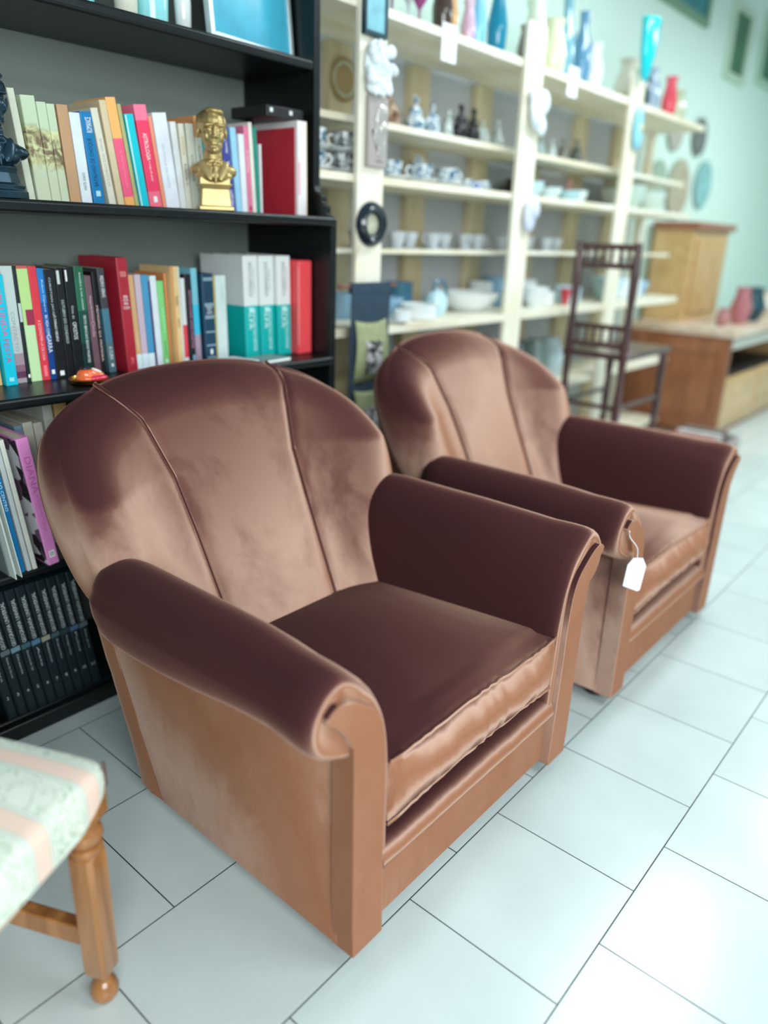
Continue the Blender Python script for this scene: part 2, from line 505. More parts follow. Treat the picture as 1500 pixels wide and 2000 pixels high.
def make_armchair():
    root = empty('armchair', (0.534, 0, 0))
    # ---- inner back
    c = np.array([0.0, 0.60]); n = len(OUTL); rings = []
    NR = 64
    rho = np.sin(np.linspace(0.012, 1, NR) * PI / 2) ** 0.9
    for q in rho:
        P = c + (OUTL - c) * q
        y = front_y(P)
        rings.append(np.stack([P[:, 0], y, P[:, 1]], 1))
    last = rings[-1]
    for k, (f, bulge) in enumerate(((0.25, 0.006), (0.5, 0.009), (0.75, 0.007), (1.0, 0.0))):
        P = c + (OUTL - c) * (1 + bulge * 2)
        yb = np.maximum(y0(OUTL[:, 1]) + 0.085, last[:, 1] + 0.004)
        y = last[:, 1] + (yb - last[:, 1]) * f
        rings.append(np.stack([P[:, 0], y, P[:, 1]], 1))
    P = c + (OUTL - c) * 0.9
    rings.append(np.stack([P[:, 0], np.maximum(y0(P[:, 1]) + 0.105, last[:, 1] + .01), P[:, 1]], 1))
    mb = MB().loft([[tuple(v) for v in rg] for rg in rings])
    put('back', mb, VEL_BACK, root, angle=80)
    # ---- piping on the back
    for sgn in (1, -1):
        path = []
        for z in np.linspace(0.32, 0.93, 90):
            x = sgn * float(interp(PIPE, z)); q_ = np.array([[x, z]])
            if abs(x) > float(np.interp(z, [a for a, b in W_PTS], [b for a, b in W_PTS])) - 0.006 or edge_dist(q_)[0] < 0.006: break
            path.append((x, float(front_y(q_)[0]) - 0.0035, z))
        k_ = int(np.argmin(np.hypot(ARCH[:, 0] - path[-1][0], ARCH[:, 1] - path[-1][2]))); ax_, az_ = ARCH[k_]
        yr_ = float(front_y(ARCH[k_:k_ + 1])[0]); yb_ = max(float(y0(az_)) + 0.085, yr_ + 0.004)
        path += [(ax_ * 1.01, yr_ + (yb_ - yr_) * f_, c[1] + (az_ - c[1]) * (1 + b_) + 0.003) for f_, b_ in ((0.2, 0.010), (0.5, 0.018), (0.8, 0.014), (1.0, 0.0))]
        put('back_piping', MB().tube(crom(path, 2), 0.0052, 8), VEL_DOWN, root)
    # ---- outer back shell
    rings = []
    for z in list(np.linspace(0.035, 0.87, 26)) + [0.885, 0.895]:
        Wb = float(np.interp(z, [0.03, 0.30, 0.40, 0.5], [0.398, 0.402, 0.410, 0.418])) if z < 0.5 else float(np.interp(z, [a for a, b in W_PTS], [b for a, b in W_PTS])) - 0.022
        s0, r0 = float(interp(SEAM, z)), float(interp(REAR, z))
        if z > 0.85: r0 = min(r0, s0 + 0.10 * (0.96 - z) / 0.11 + 0.02)
        rr = min(0.045, (r0 - s0) * 0.45)
        ring = []
        half = [(Wb, s0), (Wb + 0.004, s0 + (r0 - s0) * 0.4)]
        for k in range(6):
            a = k / 5 * PI / 2
            half.append((Wb - rr + rr * math.cos(a), r0 - rr + rr * math.sin(a)))
        half += [(Wb * 0.5, r0 + 0.004)]
        full = half + [(-x, y) for x, y in half[::-1]]
        rings.append([(x, y, z) for x, y in full])
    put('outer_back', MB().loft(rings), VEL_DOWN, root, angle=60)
    # ---- arms
    prof = [(0.300, 0.20), (0.303, 0.34), (0.308, 0.44), (0.320, 0.525), (0.343, 0.583), (0.378, 0.620), (0.418, 0.634), (0.458, 0.624),
            (0.485, 0.594), (0.493, 0.557), (0.482, 0.520), (0.456, 0.494), (0.425, 0.478), (0.398, 0.468), (0.375, 0.44), (0.37, 0.20)]
    sm = np.array(crom(prof[:-1], 5) + [prof[-1]])
    cen = np.array([0.40, 0.55])
    def arm_ring(y, inset, sgn):
        P = sm.copy()
        for i in range(len(P)):
            a, z = P[i]
            if z > 0.44:
                k = min(1.0, (z - 0.44) / 0.12)
                drop = (0.028 if a < 0.37 else 0.028 - 0.022 * min(1, (a - 0.37) / 0.06)) * k * max(0, 1 - max(y, 0) / 0.24) ** 1.6
                z -= drop
            if y > 0.08 and a > 0.385 and z < 0.57:
                f_ = min(1, (y - 0.08) / 0.42); f_ = f_ * f_ * (3 - 2 * f_)
                z -= 0.034 * f_ * min(1, (0.57 - z) / 0.06); a += 0.006 * f_
            # swell of the stuffing
            v = np.array([a, z]) - cen
            L = np.linalg.norm(v)
            if z > 0.40:
                v = v * (1 - inset / max(L, 0.03))
            else:
                v[0] = v[0] + (inset * 0.7 if v[0] < 0 else -inset * 0.3)
            P[i] = cen + v
        return [(sgn * a, y, z) for a, z in P]
    for sgn in (-1, 1):
        rings = []
        for y, ins in ((-0.0095, 0.022), (-0.0115, 0.014), (-0.0110, 0.008), (-0.0060, 0.002), (0.004, -0.003), (0.020, -0.005), (0.05, -0.004), (0.10, 0), (0.16, 0), (0.22, 0), (0.30, -0.001),
                       (0.40, 0), (0.50, 0), (0.57, 0), (0.605, 0.003), (0.632, 0.012), (0.648, 0.024), (0.655, 0.036)):
            rings.append(arm_ring(y, ins, sgn))
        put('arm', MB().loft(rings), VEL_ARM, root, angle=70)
        # scroll facing panel
        out = [(0.488, 0.592), (0.485, 0.580), (0.463, 0.558), (0.434, 0.533), (0.416, 0.508), (0.408, 0.478), (0.406, 0.35), (0.403, 0.13), (0.400, 0.032),
               (0.318, 0.032), (0.322, 0.14), (0.326, 0.255), (0.327, 0.405), (0.329, 0.455), (0.337, 0.505), (0.354, 0.541), (0.380, 0.572), (0.406, 0.590), (0.435, 0.601), (0.463, 0.603)]
        out = [(0.42 + (a - 0.42) * 0.76 if a > 0.42 else a, z - (0.008 if z > 0.56 else 0)) for a, z in out]
        oc = crom(out[:9], 4) + crom(out[9:] + [out[0]], 4)[:-1]; oc = [p for k_, p in enumerate(oc) if np.hypot(p[0] - oc[k_ - 1][0], p[1] - oc[k_ - 1][1]) > 1e-4]
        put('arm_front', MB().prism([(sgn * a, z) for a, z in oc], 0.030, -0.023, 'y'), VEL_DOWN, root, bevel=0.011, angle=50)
        # outer side panel
        poly = [(0.012, 0.034), (0.012, 0.476), (0.60, 0.476), (0.73, 0.476), (0.70, 0.33), (0.565, 0.034)]
        rings = []
        for x, q in ((0.33, 0.0), (0.392, 0.0), (0.3985, 0.004), (0.401, 0.012)):
            cy, cz = 0.34, 0.26
            rings.append([(sgn * x, y + (cy - y) * q, z + (cz - z) * q * 1.0) for y, z in poly])
        put('side_panel', MB().loft(rings), VEL_DOWN, root, angle=50)
    # ---- seat cushion
    NX, NY, NZ = 44, 40, 10
    x0c, x1c, y0c, y1c = -0.293, 0.312, -0.004, 0.612
    def cpt(a, b, g):          # a,b,g in [-1,1]
        x = (x0c + x1c) / 2 + a * (x1c - x0c) / 2
        y = (y0c + y1c) / 2 + b * (y1c - y0c) / 2
        t = (b + 1) / 2
        ztop = 0.400 - 0.048 * t
        zbot = 0.258 - 0.02 * t
        crown = (1 - abs(a) ** 2.6) * (1 - abs(b) ** 2.6)
        zt = ztop + 0.030 * crown + 0.006 * math.cos(a * 3.1 + 0.4) * (b < -0.8) * (1 if b > -1 else 1)
        zb = zbot + 0.022 * (1 - a * a) * (1 - t) - 0.006 * crown
        z = zb + (zt - zb) * (g + 1) / 2
        bul = 1 - g * g
        if abs(a) >= 1: x += math.copysign(0.008 * bul * (1 - b ** 4), a)
        if b <= -1:
            fold = 0.0036 * math.sin(a * 34 + 3 * math.sin(a * 9)) * (0.4 + 0.6 * math.exp(-((a - 0.15) / 0.5) ** 2)) * (0.5 + 0.5 * bul)
            y -= 0.032 * bul * (1 - a ** 6) - fold
            y -= 0.006 * (1 - a * a)
        elif b < -0.9: y -= 0.006 * (1 - a * a) * ((-b - 0.9) / 0.1)
        # corner ears pinch
        cn = max(0, abs(a) - 0.9) / 0.1 * max(0, abs(b) - 0.9) / 0.1
        z -= 0.010 * cn * g * bul
        return (x, y, z)
    mb = MB()
    A = np.linspace(-1, 1, NX + 1); B = np.linspace(-1, 1, NY + 1); G = np.linspace(-1, 1, NZ + 1)
    def patch(f, U, Vv):
        vs = [f(p, q) for p in U for q in Vv]; m = len(Vv)
        fs = [(i * m + j, (i + 1) * m + j, (i + 1) * m + j + 1, i * m + j + 1) for i in range(len(U) - 1) for j in range(m - 1)]
        mb.add(vs, fs)
    patch(lambda p, q: cpt(p, q, 1), A, B); patch(lambda p, q: cpt(p, q, -1), A, B)
    patch(lambda p, q: cpt(p, -1, q), A, G); patch(lambda p, q: cpt(p, 1, q), A, G)
    patch(lambda p, q: cpt(-1, p, q), B, G); patch(lambda p, q: cpt(1, p, q), B, G)
    me = mb.mesh('seat_cushion', True, 180)
    bm = bmesh.new(); bm.from_mesh(me); bmesh.ops.remove_doubles(bm, verts=bm.verts, dist=1e-4)
    bmesh.ops.recalc_face_normals(bm, faces=bm.faces)
    for e in bm.edges: e.smooth = not (len(e.link_faces) == 2 and e.calc_face_angle(0) > math.radians(62))
    bm.to_mesh(me); bm.free()
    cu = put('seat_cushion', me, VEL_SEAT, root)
    for g in (1, -1):
        loop = [cpt(a, -1, g) for a in np.linspace(-1, 1, 40)] + [cpt(1, b, g) for b in np.linspace(-1, 1, 30)[1:]] + \
               [cpt(a, 1, g) for a in np.linspace(1, -1, 30)[1:]] + [cpt(-1, b, g) for b in np.linspace(1, -1, 30)[1:-1]]
        put('welt', MB().tube([(x, y - (0.002 if y < 0.05 else 0), z) for x, y, z in loop], 0.0042, 8, True), VEL_SEAT, cu)
    # ---- front rail, rolled lip, deck
    put('front_rail', MB().box(-0.325, 0.325, 0.000, 0.06, 0.036, 0.19), VEL_DOWN, root, bevel=0.006)
    lip = [(0.004, 0.168), (-0.014, 0.174), (-0.020, 0.186), (-0.018, 0.200), (-0.009, 0.213), (0.008, 0.219), (0.04, 0.216), (0.57, 0.205), (0.57, 0.172)]
    lp = crom(lip[:7], 4) + lip[7:]
    put('seat_lip', MB().prism(lp, -0.318, 0.318, 'x'), VEL_SEAT, root, angle=50)
    # ---- feet
    ft = mat('black_foot', (0.012, 0.012, 0.012), 0.35)
    for x, y in ((-0.345, 0.05), (0.345, 0.05), (-0.33, 0.57), (0.33, 0.57)):
        put('foot', MB().lathe([(0.018, 0.0), (0.028, 0.004), (0.033, 0.016), (0.030, 0.030), (0.022, 0.040)], 20, (x, y, 0)), ft, root)
    return root
ch1 = make_armchair()
tag(ch1, 'brown velvet club armchair nearest the wooden stool, in front of the black bookcase', 'armchair', 'pair of brown velvet armchairs')
ch2 = copy_tree(ch1); ch2.location = (1.638, 0.010, 0)
tag(ch2, 'second brown velvet club armchair, with a white price tag hanging from its arm', 'armchair', 'pair of brown velvet armchairs')

# price tag
CARD = mat('white_card', rgb(238, 240, 245), 0.6)
tg = empty('price_tag', (1.172, -0.045, 0.42))
put('card', MB().prism([(-0.031, 0.012), (0.018, -0.010), (0.026, -0.008), (0.034, 0.060), (0.020, 0.084), (-0.010, 0.088), (-0.026, 0.070)], -0.0008, 0.0008, 'y'), CARD, tg, smooth=False, rot=(0, 0, -0.5))
put('string', MB().tube(crom([(0.004, 0.0, 0.084), (-0.002, 0.002, 0.115), (-0.035, 0.012, 0.150), (-0.036, 0.016, 0.168)], 5), 0.0011, 6), CARD, tg)
tag(tg, 'blank white paper price tag on a string hanging from the second armchair', 'price tag')

# ------------------------------------------------------------------ black bookcase
BLK = mat('black_lacquer', (0.006, 0.009, 0.010), 0.34, spec=0.38, noise=0.4, nscale=30)
BACKP = mat('grey_back_board', rgb(118, 128, 122), 0.6, noise=0.08, nscale=4)
XL, XR = -0.22, 1.192
bc = empty('bookcase', (0.5, 1.05, 0))
def bpart(name, mb, m=BLK, bevel=0.004, parent=bc, **k):
    o = put(name, mb, m, None, bevel=bevel, **k); o.parent = parent
    o.matrix_parent_inverse = Matrix.Translation(-Vector(parent.location)); return o
side = [(1.055, 0.0), (1.055, 1.285), (1.062, 1.310), (1.082, 1.322), (1.080, 1.340), (1.098, 1.352), (1.100, 1.372), (1.125, 1.385), (1.130, 1.40), (1.130, 2.06), (1.455, 2.06), (1.455, 0.0)]
for x0, x1 in ((XR - 0.026, XR), (XL, XL + 0.026)):
    bpart('side_panel', MB().prism(side, x0, x1, 'x'), bevel=0.003, smooth=False)
bpart('back_panel', MB().box(XL, XR, 1.455, 1.47, 0.03, 2.06), BACKP, 0)
bpart('top_board', MB().box(XL - 0.01, XR + 0.01, 1.115, 1.47, 2.06, 2.09))
def shelf(y, z0, z1, x1=XR - 0.026):
    bpart('shelf', MB().box(XL + 0.026, x1, y, 1.455, z0, z1), bevel=0.008)
shelf(1.130, 1.712, 1.740)
shelf(1.040, 1.284, 1.311, XR - 0.012)
shelf(1.036, 0.862, 0.888)
shelf(1.055, 0.440, 0.462)
shelf(1.090, 0.030, 0.050)
bpart('plinth', MB().box(XL + 0.026, XR - 0.026, 1.062, 1.085, 0.0, 0.046))
tag(bc, 'tall black painted bookcase packed with books behind the near armchair', 'bookcase')

# ------------------------------------------------------------------ books
PAGES = mat('page_edges', rgb(214, 205, 182), 0.8, noise=0.12, nscale=90)
NB = [0]
INKS = {}
def ink(c):
    k = tuple(round(v, 3) for v in c)
    if k not in INKS: INKS[k] = mat('print_%d' % len(INKS), c, 0.5)
    return INKS[k]
def book(kind, label, x, y, z, w, h, dp, lean, color, titles=(), rough=0.42, group=None, hard=False, extra=None):
    NB[0] += 1
    th = math.atan(lean)
    if isinstance(color, list): m = bands('cover_%d' % NB[0], color, h, rough, mottle='mottled' in label and 'volume' in label)
    else: m = mat('cover_%d' % NB[0], color, rough, noise=0.10, nscale=25)
    t = 0.0025 if hard else 0.0012
    t = min(t, w * 0.3)
    c = min(0.003 if hard else 0.0015, w * 0.25)
    poly = [(0, dp), (0, c), (c * 0.4, c * 0.35), (c, 0), (w - c, 0), (w - c * 0.4, c * 0.35), (w, c), (w, dp), (w - t, dp), (w - t, t + c), (t, t + c), (t, dp)]
    o = put(kind, MB().prism(poly, 0, h, 'z'), m, smooth=False)
    o.location = (x, y, z + (w * math.sin(th) if th > 0 else 0)); o.rotation_euler = (0, th, 0)
    g = 0.004 if hard else 0.0006
    put('pages', MB().box(t, w - t, t + c, dp - (0.004 if hard else 0.0004), g, h - g), PAGES, o, smooth=False)
    for ti in titles:
        body, zc, ln, hf, colr, dr = ti[:6]
        xo = ti[6] if len(ti) > 6 else 0.0
        mb = MB()
        if body == '#':                      # printed block
            mb.add([(w * (0.5 + xo - hf / 2), -0.0005, h * (zc - ln / 2)), (w * (0.5 + xo + hf / 2), -0.0005, h * (zc - ln / 2)),
                    (w * (0.5 + xo + hf / 2), -0.0005, h * (zc + ln / 2)), (w * (0.5 + xo - hf / 2), -0.0005, h * (zc + ln / 2))], [(0, 1, 2, 3)])
            put('printed_panel', mb, ink(colr), o, smooth=False)
        else:
            if dr == 'across': text_mesh(mb, body, w * hf, h * ln, w * (0.5 + xo), h * zc, -0.0008, dr)
            else: text_mesh(mb, body, h * ln, w * hf, w * (0.5 + xo), h * zc, -0.0008, dr)
            put('spine_lettering', mb, ink(colr), o, smooth=False)
    if extra: extra(o, w, h, dp)
    tag(o, label, 'book', group)
    return o
def row(y, z, items, group, dp=0.15):
    prev = None
    for it in items:
        kind, label, x, w, h, lean, color, titles = it[:8]
        opt = it[8] if len(it) > 8 else {}
        if prev:
            px, pw, ph, pl = prev
            x = max(x, px + pw + 0.0006)
            H = min(h, ph)
            lean = max(lean, pl + (px + pw - x + 0.0006) / H)
        yy = opt.get('y', y)
        book(kind, label, x, yy, z, w, h, opt.get('d', dp), lean, color, titles, opt.get('rough', 0.42), group, opt.get('hard', False), opt.get('extra'))
        prev = (x, w, h, lean)
WHT = (0.85, 0.88, 0.88); BLKI = (0.03, 0.03, 0.04)
P, H = 'paperback_book', 'hardcover_book'
mould = lambda n: [(0, rgb(190, 200, 172)), (0.36, rgb(196, 204, 150)), (0.46, rgb(168, 160, 128)), (0.58, rgb(205, 214, 160)), (0.72, rgb(188, 205, 175))]
row(1.18, 1.3112, [
 (P, 'tall cream paperback just right of the dark bust', 0.288, 0.0165, 0.231, -0.093, rgb(205, 212, 190), []),
 (H, 'thickest of three pale green mottled volumes beside the cream paperback', 0.310, 0.034, 0.221, -0.068, mould(1), [], dict(hard=True)),
 (H, 'middle, slightly shorter one of three pale green mottled volumes', 0.345, 0.023, 0.212, -0.066, mould(2), [], dict(hard=True)),
 (H, 'thin mottled green volume touching the brown book', 0.369, 0.020, 0.211, -0.068, mould(3), [], dict(hard=True)),
 (P, 'tan brown book between the mottled volumes and the white paperback', 0.391, 0.027, 0.213, -0.057, rgb(190, 150, 112), []),
 (P, 'thin white paperback directly left of the bright blue one', 0.421, 0.027, 0.200, -0.066, rgb(218, 228, 232), [('VINTE ANOS', 0.25, 0.2, 0.28, rgb(90, 100, 110), 'up')]),
 (P, 'bright blue paperback lettered BATALHAO DE CHOQUE', 0.452, 0.030, 0.206, -0.120, rgb(0, 120, 178),
   [('BATALHAO DE CHOQUE', 0.46, 0.52, 0.42, rgb(20, 40, 70), 'up'), ('#', 0.12, 0.06, 0.4, rgb(170, 215, 230), ''), ('ROMANCE', 0.86, 0.16, 0.5, WHT, 'up', 0.1)]),
 (P, 'cream paperback right of the bright blue one', 0.494, 0.019, 0.218, -0.149, rgb(216, 214, 196), [('O LIVRO DA VIDA', 0.45, 0.5, 0.3, rgb(170, 165, 145), 'up')]),
 (P, 'tall beige paperback squeezed left of the orange and pink spine', 0.519, 0.018, 0.238, -0.130, rgb(214, 196, 160), []),
 (P, 'tall orange paperback with a pink lower spine', 0.540, 0.027, 0.247, -0.150, [(0, rgb(236, 170, 96)), (0.085, rgb(238, 92, 128)), (0.63, rgb(238, 178, 104))], [('A MONTANHA', 0.35, 0.36, 0.25, rgb(246, 140, 160), 'down')]),
 (P, 'thin olive spine right of the orange and pink book', 0.569, 0.010, 0.236, -0.139, rgb(178, 178, 120), []),
 (P, 'turquoise spine between the olive and the pink astrology book', 0.584, 0.025, 0.216, -0.138, rgb(0, 200, 214), [('#', 0.5, 0.98, 0.16, rgb(190, 230, 230), '', -0.40)]),
 (P, 'thick pink paperback lettered ASTROLOGIA', 0.613, 0.036, 0.241, -0.129, [(0, rgb(240, 110, 136)), (0.16, rgb(236, 62, 100)), (0.85, rgb(240, 120, 150))],
   [('ASTROLOGIA', 0.60, 0.26, 0.34, WHT, 'down'), ('o mapa do amor', 0.36, 0.20, 0.22, WHT, 'down'), ('#', 0.08, 0.06, 0.3, WHT, '')]),
 (P, 'thin salmon spine right of the pink astrology book', 0.653, 0.0095, 0.220, -0.139, rgb(240, 150, 120), []),
 (P, 'wide white paperback right of the salmon spine', 0.664, 0.042, 0.229, -0.129, rgb(226, 232, 240), [('OS FILHOS DA NOITE', 0.45, 0.46, 0.18, rgb(165, 178, 190), 'down', -0.1)]),
 (P, 'narrow off-white paperback left of the one lettered O PROFETA', 0.709, 0.018, 0.214, -0.104, rgb(222, 226, 226), []),
 (P, 'cream paperback lettered O PROFETA', 0.7285, 0.0165, 0.212, -0.075, rgb(220, 218, 200), [('O PROFETA', 0.42, 0.26, 0.5, rgb(80, 80, 80), 'up'), ('Khalil', 0.75, 0.2, 0.45, rgb(200, 170, 80), 'up')]),
 (P, 'cream paperback partly behind the gold bust', 0.747, 0.024, 0.215, -0.050, rgb(206, 208, 192), [('ROMANCE', 0.5, 0.3, 0.3, rgb(120, 120, 110), 'up')]),
 (P, 'tan topped book behind the head of the gold bust', 0.773, 0.022, 0.236, -0.045, [(0, rgb(210, 216, 200)), (0.78, rgb(214, 150, 92))], [('ESPIRONAUTA', 0.55, 0.30, 0.34, rgb(60, 70, 70), 'up')]),
 (P, 'cyan paperback behind the gold bust', 0.797, 0.034, 0.232, -0.05, rgb(70, 190, 205), []),
 (P, 'pale blue paperback between the gold bust and the purple spine', 0.833, 0.030, 0.200, -0.07, rgb(60, 170, 215), []),
 (P, 'purple paperback lettered A VIRGEM right of the gold bust', 0.873, 0.0265, 0.230, -0.112, rgb(62, 66, 150),
   [('A VIRGEM', 0.13, 0.24, 0.50, WHT, 'up'), ('FEIRA', 0.50, 0.16, 0.46, WHT, 'up'), ('Alberto Miranda', 0.80, 0.26, 0.34, WHT, 'up')]),
 (P, 'light blue paperback right of the purple one', 0.901, 0.020, 0.223, -0.075, rgb(150, 205, 232), []),
 (P, 'white paperback between the light blue and the pink spines', 0.923, 0.020, 0.209, -0.045, rgb(224, 230, 236), []),
 (P, 'rose pink paperback with a small square emblem at its foot', 0.9455, 0.0165, 0.232, -0.06, rgb(222, 120, 152), [('#', 0.06, 0.05, 0.5, rgb(150, 40, 60), ''), ('Cartas', 0.6, 0.25, 0.35, WHT, 'down')]),
 (P, 'cream white spine left of the green one', 0.9635, 0.013, 0.243, -0.051, rgb(228, 226, 212), []),
 (P, 'green spine left of the large red book', 0.978, 0.013, 0.233, -0.043, rgb(0, 138, 120), []),
 (P, 'small thin white booklet left of the large red book', 0.9925, 0.008, 0.190, -0.01, rgb(224, 222, 222), []),
], 'books on the shelf with the two busts')

# large red book with its cover turned to the room, and the box above
bk = book(H, 'large book with a red cover and white spine at the right end', 1.098, 1.13, 1.3112, 0.038, 0.262, 0.20, -0.004, [(0, rgb(232, 226, 226)), (0.995, rgb(236, 230, 226))], [('#', 0.4, 0.35, 0.12, rgb(226, 120, 140), '', -0.36)], hard=True, group='books on the shelf with the two busts')
put('front_board', MB().box(-0.003, -0.0002, 0.012, 0.195, 0.002, 0.244), mat('red_cloth', rgb(190, 46, 62), 0.5, noise=0.1), bk, smooth=False)
put('fore_edge', MB().box(0.0382, 0.0402, 0.003, 0.19, 0.0, 0.262), mat('yellow_board', rgb(236, 190, 90), 0.5), bk, smooth=False)
bx = put('box', MB().box(0, 0.145, 0, 0.16, 0, 0.030), mat('black_box', (0.014, 0.014, 0.016), 0.4), None, (0.995, 1.15, 1.5745), (0, 0, 0), bevel=0.002)
lb = MB()
for xx in (0.012, 0.088): lb.add([(xx, -0.0006, 0.012), (xx + 0.012, -0.0006, 0.012), (xx + 0.012, -0.0006, 0.023), (xx, -0.0006, 0.023)], [(0, 1, 2, 3)])
put('printed_panel', lb, mat('box_label', rgb(220, 224, 224), 0.5), bx, smooth=False)
tag(bx, 'flat black box lying on top of the books at the shelf end', 'box')

